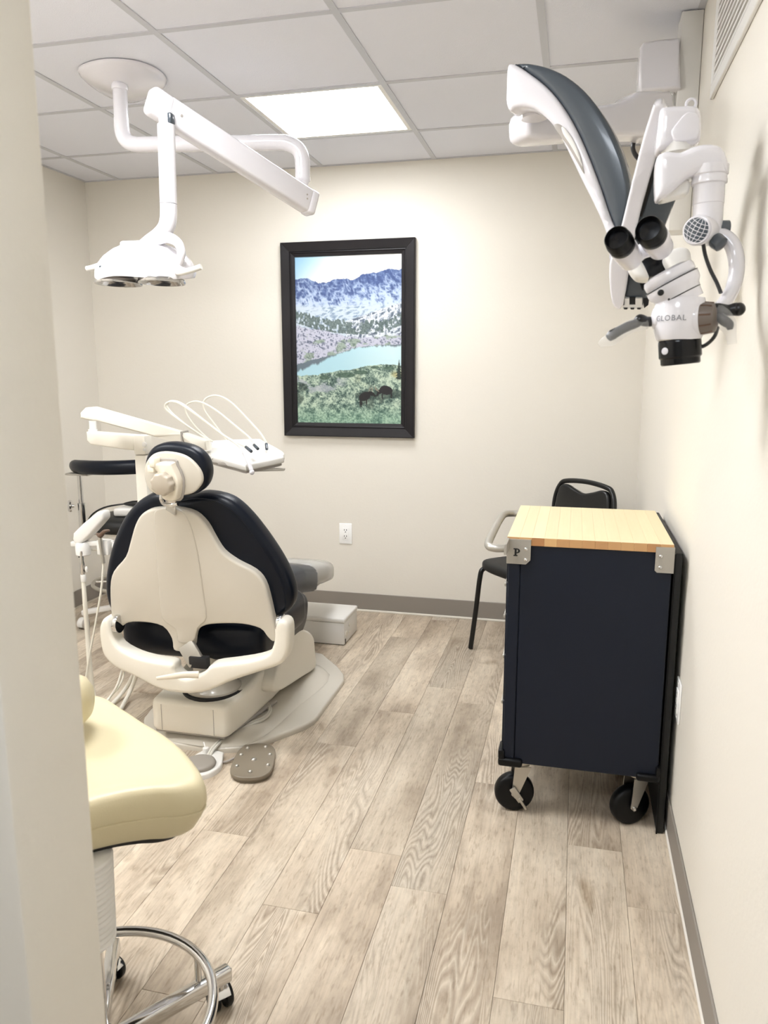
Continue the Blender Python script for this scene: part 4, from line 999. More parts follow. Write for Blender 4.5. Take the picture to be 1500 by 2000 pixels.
# ================================================================== DELIVERY UNIT (post, arms, bracket tray head)
t = thing('delivery_unit', 'cream dental delivery unit with jointed arms and looped white hoses', 'dental unit', (-1.87, 3.02, 0))
YD = 3.02
pt = py(278, 850, YD); w_ = 0.054
b = B(); box2(b, (pt.x - w_ / 2, YD - 0.03, 0.26), (pt.x + w_ / 2, YD + 0.03, py(278, 888, YD).z), 0.007, 2); po = obj('post', b, 'ivory', t)
b = B(); box2(b, (pt.x - w_ / 2 - .001, YD - 0.031, py(278, 887, YD).z), (pt.x + w_ / 2 + .001, YD + 0.031, py(278, 849, YD).z), 0.007, 2); cp = obj('post_cap', b, 'ivory', t)
b = B(); c = py(282, 868, YD - 0.031); cyl(b, c + V(0, 0.002, 0), c - V(0, 0.003, 0), 0.011, 16, .001); c = py(282, 878, YD - 0.031); cyl(b, c + V(0, 0.002, 0), c - V(0, 0.003, 0), 0.007, 16, .001); obj('button', b, 'whitem', cp)
b = B(); beam(b, (pt.x, YD, 0.285), (-1.55, YD - 0.1, 0.285), 0.06, 0.05, bev=0.01); obj('support_arm', b, 'ivory', t)
b = B(); la_ = [(168, 843), (262, 850), (262, 880), (240, 878), (176, 868), (169, 860)]
pillow(b, plane_out(la_, (0, YD - 0.03, 0), (0, -1, 0), 0), (0, 1, 0), 0.06, 0.006, 2, 0.006); obj('lower_arm', b, 'ivory', t, 50)
b = B(); j0 = py(182, 846, YD); cyl(b, j0, py(181, 822, YD), 0.0155, 18); cyl(b, py(181.5, 838, YD), py(182, 848, YD), 0.020, 18); jt = obj('joint', b, 'whitem', t)
b = B(); ua_ = [(156, 806), (166, 796), (176, 795), (352, 845), (400, 862), (404, 880), (385, 878), (300, 853), (190, 823), (168, 820), (156, 817)]
pillow(b, plane_out(ua_, (0, YD - 0.035, 0), (0.10, -1, 0), 0), (-0.10, 1, 0), 0.065, 0.008, 3, 0.008); ual = obj('upper_arm', b, 'ivory', t, 50)
b = B(); cc_ = [ppl(x, y, V(0, YD - 0.037, 0), V(0.10, -1, 0)) for x, y in ((352, 843), (355, 843), (357, 866), (354, 865))]
pillow(b, cc_, (-0.1, 1, 0), 0.069, 0, 1); obj('arm_collar', b, 'shadowgrey', ual, 0)
# tray head: rounded wedge body
ztop = 1.05
foot = [(388, 872), (402, 862), (420, 859), (500, 856), (515, 860), (552, 880), (553, 888), (548, 893), (486, 906), (478, 908), (455, 902), (398, 886)]
# unproject on a gently tilted top plane so that it keeps a real depth of about 0.3 m
tp = V(-1.40, 2.90, 1.055); tn = V(0.02, -0.30, 1).normalized()
top = plane_out(foot, tp, tn, 3)
b = B(); pillow(b, top, -tn, 0.030, 0.009, 3, 0.010); hd_ = obj('control_head', b, 'whitem', t, 50)
b = B(); low = [p - tn * 0.0295 for p in top]; cn = sum(low, Vector()) / len(low); low = [cn + (p - cn) * 0.93 for p in low]
pillow(b, low, -tn, 0.014, 0.004, 2, 0.0); obj('head_base', b, 'shadowgrey', hd_, 50)
# side bay with couplings (left end)
bay = [(394, 884), (424, 884), (430, 893), (428, 902), (398, 900)]
c = py(410, 893, 2.74)
b = B(); e_ = (ppl(478, 908, tp, tn) - ppl(398, 886, tp, tn)).normalized(); e_.z = 0; e_.normalize(); nrm_ = V(e_.y, -e_.x, 0)
cb = ppl(412, 888, tp, tn) - tn * 0.015
beam(b, cb - e_ * 0.028 + nrm_ * 0.001, cb + e_ * 0.028 + nrm_ * 0.001, 0.006, 0.020, bev=0.003); obj('side_bay', b, 'shadowgrey', hd_)
for s_ in (-0.012, 0.016):
    b = B(); q_ = cb + e_ * s_ + nrm_ * 0.003; cyl(b, q_, q_ + nrm_ * 0.012, 0.0045, 10, 0.001); obj('coupling', b, 'chrome', hd_)
# tray shelf under the head
b = B(); sh_ = [pz(x, y, 0.975) for x, y in ((470, 912), (500, 909), (557, 915), (553, 919), (495, 924), (470, 918))]
sh_ = plane_out([(462, 912), (500, 907), (557, 914), (555, 918), (498, 924), (466, 918)], V(-1.3, 2.86, 0.985), V(0.0, -0.22, 1).normalized(), 0)
pillow(b, sh_, (0, 0, -1), 0.008, 0.0015, 1, 0.0); obj('tray', b, 'steel', t, 30)
b = B(); a_ = py(432, 903, 2.86); c_ = py(500, 912, 2.86); beam(b, a_, c_, 0.06, 0.014, bev=0.003); obj('tray_bracket', b, 'shadowgrey', t)
# handpiece hoses looping over the head
loops = [
    [(408, 866, 2.95), (395, 852, 2.95), (352, 822, 2.95), (328, 803, 2.95), (322, 793, 2.95), (330, 785, 2.94), (350, 788, 2.92), (390, 815, 2.88), (430, 846, 2.85), (465, 870, 2.80), (478, 888, 2.77), (487, 910, 2.75)],
    [(415, 862, 2.97), (380, 842, 2.97), (345, 815, 2.97), (330, 800, 2.97), (326, 790, 2.97), (336, 783, 2.96), (358, 790, 2.94), (400, 822, 2.90), (440, 852, 2.88), (466, 866, 2.86), (483, 874, 2.84)],
    [(412, 862, 3.00), (384, 836, 3.00), (366, 812, 3.00), (362, 797, 3.00), (370, 787, 3.00), (390, 785, 2.99), (420, 800, 2.97), (460, 832, 2.93), (488, 856, 2.91), (499, 872, 2.90)],
    [(444, 862, 3.04), (420, 830, 3.04), (400, 803, 3.04), (397, 787, 3.04), (406, 776, 3.04), (425, 773, 3.04), (450, 785, 3.02), (485, 820, 3.0), (510, 848, 2.98), (520, 865, 2.97)],
]
for L1 in loops:
    b = B(); stube(b, [py(x, y, Y_) for x, y, Y_ in L1], 0.0040, 8, 6); obj('handpiece_hose', b, 'hosew', t, 60)
for (x0, y0, x1, y1, Y_) in ((480, 873, 490, 881, 2.87), (496, 869, 503, 876, 2.93), (520, 867, 521, 876, 3.0)):
    b = B(); a_ = py(x0, y0, Y_ - 0.06); c_ = py(x1, y1, Y_ - 0.085); cyl(b, a_, c_, 0.0065, 12, 0.001); lathe(b, c_, (c_ - a_), [(0.0066, -0.002), (0.0062, 0.004), (0.003, 0.005)], 12); obj('hose_ferrule', b, 'slate', t)
b = B(); stube(b, [py(476, 884, 2.76), py(484, 900, 2.75), py(491, 918, 2.745)], [0.006, 0.0075, 0.0085], 12); ell(b, py(492, 922, 2.745), (.010, .010, .011)); obj('syringe', b, 'white', t, 60)

# ================================================================== SUCTION ARM (assistant side, left of the chair)
t = thing('suction_arm', 'white assistant suction arm with holders and hanging tubes left of chair', 'suction arm', (-2.0, 2.75, 0))
YA = 2.72
b = B(); sa = [(142, 1042), (180, 1007), (192, 999), (200, 1001), (202, 1012), (196, 1022), (160, 1060), (146, 1062)]
pillow(b, plane_out(sa, (0, YA - 0.03, 0), (0, -1, 0), 2), (0, 1, 0), 0.055, 0.010, 3, 0.010); obj('arm', b, 'whitem', t, 50)
b = B(); beam(b, py(140, 1062, YA), py(222, 1060, YA), 0.02, 0.020, bev=0.004); obj('holder_bar', b, 'whitem', t)
b = B(); c = py(162, 1068, YA - 0.01); lathe(b, c - V(0, 0, 0.035), (0, 0, 1), [(0.026, 0), (0.030, 0.004), (0.030, 0.045), (0.024, 0.055)], 20); obj('holder', b, 'whitem', t)
b = B(); c = py(205, 1068, YA - 0.01); box(b, c, (0.052, 0.04, 0.062), None, 0.005, 2); obj('holder', b, 'whitem', t)
b = B(); lathe(b, py(159, 1076, YA - 0.035), py(162, 1128, YA - 0.02) - py(159, 1076, YA - 0.035), [(0.005, 0), (0.007, 0.01), (0.0075, 0.045), (0.010, 0.055), (0.0105, 0.095), (0.008, 0.105)], 14); obj('suction_tip', b, 'chrome', t)
b = B(); c = py(163, 1128, YA - 0.02); cyl(b, c + V(0, 0, 0.012), c - V(0, 0, 0.018), 0.0115, 14, 0.002); ell(b, py(169, 1112, YA - 0.03), (.006, .006, .013)); obj('tube_collar', b, 'whitem', t)
b = B(); stube(b, [py(163, 1136, YA - 0.02), py(166, 1180, YA - 0.02), py(171, 1240, YA), py(176, 1310, YA), py(182, 1360, YA), pz(192, 1394, .012), pz(200, 1402, .012)], [0.0085, 0.0095, 0.011, 0.012, 0.012], 12); obj('suction_hose', b, 'hosew', t, 60)
b = B(); a_ = py(195, 1050, YA - 0.04); c_ = py(202, 1100, YA - 0.04); lathe(b, a_, c_ - a_, [(0.007, 0), (0.009, 0.01), (0.0085, 0.03), (0.007, 0.06), (0.0085, (c_ - a_).length)], 14); obj('handpiece', b, 'steel', t)
b = B(); stube(b, [py(190, 1042, YA - 0.045), py(196, 1046, YA - 0.045), py(204, 1038, YA - 0.045), py(214, 1036, YA - 0.04)], [0.005, 0.011, 0.008, 0.004], 10); obj('handpiece_head', b, 'brown', t)
b = B(); stube(b, [py(202, 1100, YA - 0.04), py(198, 1150, YA - 0.04), py(188, 1210, YA - 0.03), py(175, 1280, YA - 0.02), py(167, 1330, YA - 0.02), py(163, 1370, YA - 0.02), pz(164, 1388, .008), pz(180, 1396, .008), pz(205, 1386, .01)], 0.0045, 8); obj('thin_hose', b, 'hosew', t, 60)
b = B(); stube(b, [py(166, 1066, YA + .02), py(180, 1074, YA + .02), py(198, 1072, YA + .02), py(214, 1066, YA + .02)], 0.004, 8); obj('link_hose', b, 'hosew', t)
b = B(); beam(b, py(222, 1060, YA), (-1.72, 2.62, 0.56), 0.02, 0.02, bev=0.004); beam(b, (-1.72, 2.62, 0.57), (-1.6, 2.62, 0.36), 0.025, 0.025, bev=0.004); obj('mounting_bar', b, 'whitem', t)

# hoses lying on the floor under the chair's left side
lbs = ('thin white hose pair hanging from the left arm of the patient chair', 'white hose bending to the floor left of the patient chair, middle one', 'thicker white hose ending by the cream stool seat, rightmost')
hz = [[(243, 1288, .20), (238, 1310, .13), (228, 1340, .07), (212, 1365, .02), (194, 1384, .01), (172, 1392, .01)],
      [(262, 1300, .16), (260, 1318, .10), (245, 1345, .04), (222, 1372, .012), (202, 1390, .012), (190, 1402, .012)],
      [(268, 1304, .16), (264, 1325, .10), (254, 1350, .04), (240, 1378, .013), (226, 1400, .013), (214, 1418, .013)]]
for i_, L1 in enumerate(hz):
    pts = [pz(x, y, z) for x, y, z in L1]
    t = thing('floor_hose', lbs[i_], 'hose', (pts[-1].x, pts[-1].y, 0), 'white hoses on the floor left of the chair')
    b = B(); stube(b, pts, (0.005, 0.009, 0.0095)[i_], 10, 6); ho = obj('tube', b, 'hosew', t, 60)
    if i_ == 0:
        b = B(); stube(b, [p + V(0.012 * math.sin(k_), 0.008, 0.004) for k_, p in enumerate(pts)], 0.004, 8); obj('tube', b, 'hosew', t, 60)

# ================================================================== DENTAL LAMP
t = thing('dental_lamp', 'white ceiling-mounted dental operating lamp on long folding arm', 'dental lamp', (-1.66, 2.72, ZC))
pc_ = V(-1.662, 2.715, 0)
cn_ = [(-1.86, 2.66), (-1.78, 2.56), (-1.66, 2.50), (-1.54, 2.53), (-1.46, 2.63), (-1.43, 2.75), (-1.48, 2.87), (-1.60, 2.94), (-1.74, 2.90), (-1.83, 2.79)]
cn_ = [pz(x, y, ZC) for x, y in ((152, 134), (175, 119), (215, 113), (265, 117), (305, 132), (325, 152), (318, 170), (292, 186), (255, 196), (215, 186), (172, 160))]
cm = sum(cn_, Vector()) / len(cn_)
b = B(); rg = []
for k_, z_ in ((1.0, ZC - 0.002), (1.0, ZC - 0.008), (0.93, ZC - 0.018), (0.70, ZC - 0.034), (0.42, ZC - 0.050), (0.20, ZC - 0.060)):
    m_ = (1 - k_); rg.append([V((cm.x + (p.x - cm.x) * k_) * (1) + (pc_.x - cm.x) * m_ * 0.8, (cm.y + (p.y - cm.y) * k_) + (pc_.y - cm.y) * m_ * 0.8, z_) for p in catmull(cn_, 4, True)])
loft(b, rg); obj('canopy', b, 'white', t, 60)
ZT = 2.20
b = B(); cyl(b, (pc_.x, pc_.y, 2.285), (pc_.x, pc_.y, ZC - 0.05), 0.026, 24); cyl(b, (pc_.x, pc_.y, ZC - 0.075), (pc_.x, pc_.y, ZC - 0.055), 0.030, 24, .004); obj('drop_post', b, 'white', t)
r2p = V(-1.01, 2.843, 0)
d_ = (r2p - pc_).normalized()
pts = [V(pc_.x, pc_.y, 2.29), V(pc_.x, pc_.y, 2.255), pc_ + d_ * 0.006 + V(0, 0, 2.226), pc_ + d_ * 0.024 + V(0, 0, 2.208), pc_ + d_ * 0.055 + V(0, 0, 2.20), pc_ + d_ * 0.09 + V(0, 0, 2.20),
       pc_ + d_ * 0.35 + V(0, 0, 2.20), r2p - d_ * 0.10 + V(0, 0, 2.20), r2p - d_ * 0.055 + V(0, 0, 2.197), r2p - d_ * 0.02 + V(0, 0, 2.18), r2p - d_ * 0.004 + V(0, 0, 2.155), V(r2p.x, r2p.y, 2.12), V(r2p.x, r2p.y, 2.072)]
b = B(); stube(b, pts, 0.0275, 20, 4); obj('rail_tube', b, 'white', t, 60)
b = B(); lathe(b, (r2p.x, r2p.y, 2.072), (0, 0, -1), [(0.029, -0.006), (0.029, 0.004), (0.024, 0.008), (0.017, 0.022), (0.015, 0.028), (0.019, 0.040), (0.019, 0.06)], 22); obj('swivel', b, 'white', t, 60)
A_ = py(305, 203, 2.30); Bq = py(610, 400, 2.80)
b = B(); dirv = (Bq - A_).normalized()
beam(b, A_ + dirv * 0.03, Bq - dirv * 0.02, 0.052, 0.082, bev=0.010, seg=3); ar = obj('spring_arm', b, 'white', t, 50)
b = B(); beam(b, A_ - dirv * 0.028, A_ + dirv * 0.05, 0.056, 0.086, bev=0.018, seg=4); obj('arm_end', b, 'white', ar, 50)
b = B(); beam(b, Bq - dirv * 0.03, Bq + dirv * 0.006, 0.055, 0.085, bev=0.010, seg=3); obj('arm_end', b, 'white', ar, 50)
b = B(); sd_ = dirv.cross(_Z).normalized(); sd_ = sd_ if sd_.y < 0 else -sd_
for q_ in (Bq - dirv * 0.045 + V(0, 0, -.004), Bq - dirv * 0.045 + V(0, 0, .010)):
    cyl(b, q_ + sd_ * 0.0258, q_ + sd_ * 0.0275, 0.003, 10); obj('screw', b, 'shadowgrey', ar); b = B()
q_ = A_ + dirv * 0.075; cyl(b, q_ + sd_ * 0.0258, q_ + sd_ * 0.0275, 0.0045, 10); obj('screw', b, 'shadowgrey', ar)
DT = 2.30
b = B(); p1 = py(323, 218, DT); p2 = py(324, 248, DT); cyl(b, p2, p1, 0.021, 20); obj('yoke_pin', b, 'white', t)
b = B(); box(b, py(334, 232, DT), (0.014, 0.03, 0.030), None, 0.004, 2); obj('latch', b, 'slate', t)
b = B(); stube(b, [py(324, 244, DT), py(326, 300, DT), py(328, 360, DT), py(329, 398, DT)], 0.0265, 20); obj('down_tube', b, 'white', t, 60)
b = B(); stube(b, [py(329, 399, DT), py(329, 425, DT), py(324, 445, DT), py(312, 460, DT), py(296, 472, DT), py(278, 484, DT)], [0.0262, 0.0262, 0.026, 0.026, 0.026, 0.022], 20); obj('elbow_tube', b, 'white', t, 60)
b = B(); stube(b, [py(300, 470, DT - .01), py(325, 464, DT - .03), py(345, 472, DT - .04), py(354, 490, DT - .04), py(351, 510, DT - .03), py(341, 526, DT - .02)], [0.020, 0.017, 0.015, 0.014, 0.013, 0.010], 14, flat=0.8); obj('yoke', b, 'white', t, 60)
# lamp head: shallow manta-shaped shell, open below
hc = py(280, 530, DT); 
def head_ring(k, z, fx=1.0):
    # outline in plan; broad wings left-right, nose toward the camera
    pl = [(-.135, .00), (-.128, -.065), (-.10, -.115), (-.03, -.13), (.05, -.115), (.11, -.085), (.150, -.04), (.160, .02), (.135, .09), (.06, .13), (-.05, .125), (-.125, .07)]
    dz = [0, -.004, -.010, -.002, -.006, -.010, -.006, .004, .012, .014, .012, .006]
    return catmull([V(hc.x + .002 + x * k, hc.y + y * k, hc.z + z + d * k) for (x, y), d in zip(pl, dz)], 4, True)
b = B(); loft(b, [head_ring(.90, -.020), head_ring(.97, -.026), head_ring(1.0, -.014), head_ring(.985, .004), head_ring(.93, .024), head_ring(.80, .048), head_ring(.62, .068), head_ring(.42, .082), head_ring(.22, .088)], True, True); hd2 = obj('lamp_head', b, 'white', t, 60)
b = B(); c = hc + V(.0, -.01, .076); box(b, c, (.10, .09, .022), 0.1, 0.010, 3); obj('heat_sink', b, 'white', hd2)
b = B(); c = hc + V(-.075, -.118, .002); ell(b, c, (.006, .004, .004)); obj('sensor', b, 'slate', hd2)
for (x, y, rx, ry, an) in ((-.072, -.03, .066, .085, 0.1), (.075, -.02, .066, .085, -0.1)):
    b = B(); rg = []
    for k_, z_ in ((1.0, -.024), (1.04, -.034), (1.02, -.038), (.96, -.036), (.85, -.026), (.6, -.012), (.3, -.004), (0.05, -.002)):
        rg.append([V(hc.x + x + rx * k_ * math.cos(a), hc.y + y + ry * k_ * math.sin(a), hc.z + z_ - .004) for a in [2 * PI * i / 32 for i in range(32)]])
    loft(b, rg, True, False); obj('reflector', b, 'lens', hd2, 60)
b = B(); stube(b, [hc + V(-.115, -.02, .004), py(215, 514, DT - .03), py(198, 517, DT - .05), py(183, 522, DT - .06), py(170, 525, DT - .06)], [0.010, 0.009, 0.0085, 0.0085, 0.0085], 12); obj('handle', b, 'whitem', t, 60)
b = B(); stube(b, [hc + V(.12, -.03, .0), py(352, 532, DT - .06), py(368, 529, DT - .07), py(382, 525, DT - .07), py(393, 521, DT - .07)], [0.011, 0.010, 0.009, 0.009, 0.0085], 12); obj('handle', b, 'whitem', t, 60)

# ================================================================== SURGICAL MICROSCOPE (wall mounted)
t = thing('surgical_microscope', 'white wall-mounted surgical microscope with grey-topped curved arm and black eyepieces', 'microscope', (XR, 2.75, 2.2))
b = B(); box2(b, (0.262, 2.72, 1.82), (0.3262, 2.82, ZC - 0.003), 0.004, 2); obj('wall_rail', b, 'whitem', t)
# block on the rail that carries the first arm
pA = V(0.2, 2.70, 2.3)
b = B(); mb = [(1250, 92), (1256, 82), (1290, 76), (1328, 73), (1330, 172), (1300, 174), (1252, 178), (1248, 170)]
pillow(b, plane_out(mb, pA, (0, -1, 0), 0), (0, 1, 0), 0.14, 0.010, 3, 0.008); obj('mount_box', b, 'white', t, 50)
for x in (1302, 1314):
    b = B(); cyl(b, py(x, 172, 2.74), py(x, 208, 2.74), 0.0075, 12); obj('rod', b, 'chrome', t)
# first arm, nearly horizontal, running left from the rail
A1 = V(-0.24, 2.42, 2.1); B1 = V(0.26, 2.70, 2.1); dd = (B1 - A1).normalized(); n1 = V(dd.y, -dd.x, 0)
ha = [(992, 262), (990, 240), (993, 214), (1010, 205), (1100, 205), (1170, 204), (1212, 198), (1240, 184), (1252, 176), (1300, 176), (1318, 184), (1318, 268), (1270, 264), (1190, 264), (1100, 270), (1050, 273), (1004, 270)]
b = B(); pillow(b, plane_out([(x + (40 if x < 1020 else 12 if x < 1080 else 0), y) for x, y in ha], V(-0.20, 2.165, 0), V(0.66, -0.75, 0).normalized(), 2), V(-0.66, 0.75, 0).normalized(), 0.09, 0.016, 4, 0.016); obj('swing_arm', b, 'white', t, 50)
b = B(); cyl(b, py(1044, 232, 2.175), py(1044, 196, 2.175), 0.034, 24); obj('arm_pivot', b, 'white', t)
b = B(); stube(b, [py(1240, 272, 2.60), py(1236, 288, 2.60), py(1242, 304, 2.60), py(1256, 314, 2.60), py(1268, 300, 2.60)], 0.007, 8, flat=2.0); obj('cable_hook', b, 'black', t)
# curved arm from the left pivot down to the lower joint
A2 = V(-0.22, 2.30, 2.15); B2 = V(0.10, 1.98, 1.60); dh = V(B2.x - A2.x, B2.y - A2.y, 0).normalized(); n2 = V(-0.22, -1, -0.05).normalized(); A2 = V(-0.10, 2.12, 1.9)
cw = [(990, 128), (1003, 124), (1030, 140), (1066, 168), (1098, 206), (1126, 254), (1150, 308), (1172, 366), (1194, 430), (1216, 470), (1222, 512), (1192, 512), (1190, 486), (1180, 446), (1160, 400), (1134, 348), (1112, 302), (1096, 270), (1078, 242), (1056, 221), (1034, 210), (1010, 210), (998, 216), (989, 206), (988, 165)]
b = B(); pillow(b, plane_out(cw, A2 + n2 * 0.040, n2, 3), -n2, 0.075, 0.012, 4, 0.012); cv = obj('curved_arm', b, 'white', t, 50)
cg = [(1003, 124.5), (1022, 122), (1042, 124), (1070, 131), (1104, 147), (1140, 176), (1172, 216), (1198, 260), (1216, 304), (1228, 350), (1230, 390), (1222, 430), (1210, 462), (1194, 430), (1172, 366), (1150, 308), (1126, 254), (1098, 206), (1066, 168), (1030, 140)]
b = B(); pillow(b, plane_out(cg, A2 + n2 * 0.036, n2, 3), -n2, 0.068, 0.012, 4, 0.012); obj('arm_cover', b, 'slate', cv, 50)
# elongated recess with a grip on the white side
sl = [(1082, 246), (1090, 242), (1102, 250), (1118, 272), (1132, 300), (1139, 326), (1141, 340), (1128, 318), (1108, 284), (1092, 262)]
b = B(); pillow(b, plane_out(sl, A2 + n2 * 0.040, n2, 3), n2, 0.0016, 0.0005, 1, 0.0); rc_ = obj('side_recess', b, 'shadowgrey', cv, 50)
sl2 = [(1097, 248), (1104, 251), (1118, 270), (1130, 296), (1138, 326), (1128, 308), (1112, 280), (1100, 262)]
b = B(); pillow(b, plane_out(sl2, A2 + n2 * 0.041, n2, 3), n2, 0.0030, 0.0012, 1, 0.0); obj('recess_insert', b, 'whitem', rc_, 50)
# second arm: parallel link rising from the lower joint to the head carrier
A3 = V(0.11, 1.92, 1.58); B3 = V(0.19, 1.74, 1.87); dh = V(B3.x - A3.x, B3.y - A3.y, 0).normalized(); n3 = V(dh.y, -dh.x, 0)
if n3.y > 0: n3 = -n3
n3 = V(-0.15, -1, -0.55).normalized()
b = B(); cyl(b, py(1207, 492, 2.12), py(1208, 500, 1.875), 0.020, 20); obj('lower_pivot', b, 'white', t)
lw_ = [(1273, 214), (1279, 205), (1290, 202), (1298, 210), (1300, 224), (1287, 288), (1267, 356), (1249, 421), (1238, 476), (1228, 530), (1217, 596), (1205, 605), (1195, 592), (1190, 556), (1190, 516), (1202, 478), (1214, 439), (1226, 389), (1248, 300)]
b = B(); pillow(b, plane_out(lw_, A3 + n3 * 0.04, n3, 2), -n3, 0.05, 0.007, 3, 0.006); lk = obj('link_arm', b, 'white', t, 50)
lg_ = [(1286, 294), (1304, 300), (1316, 350), (1321, 389), (1312, 410), (1300, 440), (1284, 484), (1268, 540), (1266, 584), (1219, 588), (1228, 530), (1238, 476), (1249, 421), (1267, 356)]
b = B(); pillow(b, plane_out(lg_, A3 + n3 * 0.022, n3, 0), -n3, 0.06, 0.006, 2, 0.006); lc = obj('link_cover', b, 'slate', lk, 30)
b = B(); pillow(b, plane_out([(1286, 300), (1291, 304), (1272, 362), (1254, 424), (1250, 421), (1268, 356)], A3 + n3 * 0.026, n3, 0), n3, 0.001, 0, 1); obj('edge_strip', b, 'black', lc, 0)
b = B()
for x0, x1, y0, y1 in ((1220, 1229, 583, 596), (1241, 1254, 583, 596), (1216, 1256, 596, 603)):
    pillow(b, plane_out([(x0, y0), (x1, y0), (x1, y1), (x0, y1)], A3 + n3 * 0.03, n3, 0), -n3, 0.03, 0.001, 1, 0)
obj('balance_block', b, 'whitem', lk, 0)
b = B()
for x in (1222, 1235, 1248):
    pillow(b, plane_out([(x - 4, 601.5), (x + 4, 601.5), (x + 3, 604.5), (x - 3, 604.5)], A3 + n3 * 0.032, n3, 0), -n3, 0.02, 0, 1)
pillow(b, plane_out([(1229, 581), (1241, 581), (1241, 597), (1229, 597)], A3 + n3 * 0.026, n3, 0), -n3, 0.02, 0, 1)
pillow(b, plane_out([(1256, 583), (1268, 560), (1266, 596), (1258, 602)], A3 + n3 * 0.02, n3, 0), -n3, 0.03, 0.002, 1, 0)
obj('balance_slot', b, 'dark', lk, 0)
# head carrier: box, neck, offset elbow, drop tube
Y1 = 1.69
jb = [(1290, 212), (1302, 205), (1330, 203), (1356, 203), (1366, 208), (1371, 222), (1371, 262), (1364, 276), (1345, 282), (1316, 283), (1296, 290), (1283, 288), (1286, 250)]
b = B(); pillow(b, plane_out(jb, (0, Y1, 0), (0, -1, 0), 2), (0, 1, 0), 0.085, 0.012, 4, 0.016); jbx = obj('head_carrier', b, 'white', t, 50)
fc2 = [(1338, 222), (1350, 219), (1364, 224), (1367, 245), (1364, 266), (1350, 275), (1320, 276), (1313, 268), (1311, 256), (1322, 240)]
b = B(); pillow(b, plane_out(fc2, (0, Y1 + .001, 0), (0, -1, 0), 2), (0, -1, 0), 0.004, 0.0035, 3, 0); obj('face_cap', b, 'white', jbx, 50)
b = B(); c = py(1350, 203, Y1 + .03); tube(b, [c + V(0.009 * math.cos(a), 0, 0.009 * math.sin(a)) for a in [2 * PI * i / 20 for i in range(20)]], 0.0028, 8, closed=True); obj('ring', b, 'white', jbx)
c = py(1322, 270, Y1 + .03); c2 = py(1322, 300, Y1 + .03)
b = B(); cyl(b, c2, c, 0.030, 24); obj('neck', b, 'whitem', t)
eb = [(1284, 308), (1290, 297), (1308, 292), (1330, 294), (1352, 284), (1378, 278), (1404, 280), (1418, 292), (1424, 312), (1425, 330), (1421, 337), (1400, 334), (1372, 336), (1350, 342), (1336, 352), (1318, 368), (1302, 380), (1288, 386), (1283, 378), (1282, 345)]
b = B(); pillow(b, plane_out(eb, (0, 1.63, 0), (0.0, -1, 0), 2), (0, 1, 0), 0.070, 0.012, 4, 0.018); el = obj('elbow', b, 'white', t, 50)
b = B(); pillow(b, plane_out([(1286, 386), (1290, 350), (1318, 352), (1346, 350), (1346, 374), (1330, 380), (1300, 389)], (0, 1.655, 0), (0, -1, 0), 2), (0, 1, 0), 0.05, 0.008, 3, 0.006); obj('elbow_base', b, 'whitem', el, 50)
T0 = py(1386, 336, 1.66); T1 = py(1380, 470, 1.66)
ax = (T1 - T0); Lt = ax.length
b = B(); lathe(b, T0, ax, [(0.034, -0.01), (0.034, 0.006), (0.0315, 0.008), (0.0315, 0.013), (0.0325, 0.015), (0.0325, 0.022), (0.0285, 0.024), (0.0285, 0.058), (0.0275, 0.059), (0.0275, Lt - 0.028), (0.026, Lt - 0.012), (0.018, Lt - 0.002)], 28); dt = obj('drop_tube', b, 'white', t, 40)
# globe badge facing left-front on the pivot at the tube's foot
gc = py(1361, 450, 1.61); gn = (V(-0.45, -1.0, -0.12)).normalized()
b = B(); cyl(b, gc - gn * 0.0 , gc - gn * 0.075, 0.0275, 26, 0.004); obj('pivot_barrel', b, 'white', t, 40)
b = B(); lathe(b, gc, gn, [(0.0245, 0.0), (0.0245, 0.0012), (0.020, 0.0026), (0.012, 0.0036), (0.001, 0.004)], 32); gb = obj('badge', b, 'slate', t, 60)
gu = gn.cross(_Z).normalized(); gv = gu.cross(gn).normalized(); gu, gv = (gu * .88 + gv * .47), (gv * .88 - gu * .47)
b = B()
def dome(r_): return 0.0012 + 0.0032 * (1 - (r_ / 0.0245) ** 2)
for k_ in (-0.92, -0.55, -0.15, 0.25, 0.62):                       # curved meridians
    pts = []
    for i in range(13):
        s_ = -1 + 2 * i / 12; u_ = k_ * math.sqrt(max(0, 1 - s_ * s_)) * 0.0235; v_ = s_ * 0.0235; pts.append(gc + gu * u_ + gv * v_ + gn * dome(math.hypot(u_, v_)))
    tube(b, pts, 0.0007, 5)
for k_ in (-0.75, -0.48, -0.2, 0.1, 0.4, 0.68):                     # curved parallels
    pts = []
    for i in range(13):
        s_ = -1 + 2 * i / 12; hw = math.sqrt(max(0, 1 - k_ * k_)) * 0.0235; u_ = s_ * hw; v_ = (k_ - 0.14 * (1 - s_ * s_)) * 0.0235; v_ = max(-0.0235, v_); pts.append(gc + gu * u_ + gv * v_ + gn * dome(min(0.0240, math.hypot(u_, v_))))
    tube(b, pts, 0.0007, 5)
tube(b, [gc + (gu * math.cos(2 * PI * i / 36) + gv * math.sin(2 * PI * i / 36)) * 0.0238 + gn * 0.0014 for i in range(36)], 0.0012, 6, closed=True)
obj('badge_grid', b, 'white', gb)
b = B(); c = py(1400, 445, 1.66); cyl(b, c, c + V(0.022, 0.004, 0), 0.014, 16, 0.002); obj('tension_knob', b, 'slate', t)
b = B(); c = py(1396, 468, 1.63); lathe(b, c, (0.5, -0.4, -0.5), [(0.014, 0), (0.015, 0.006), (0.014, 0.018), (0.008, 0.02)], 14); obj('tension_knob', b, 'slate', t)
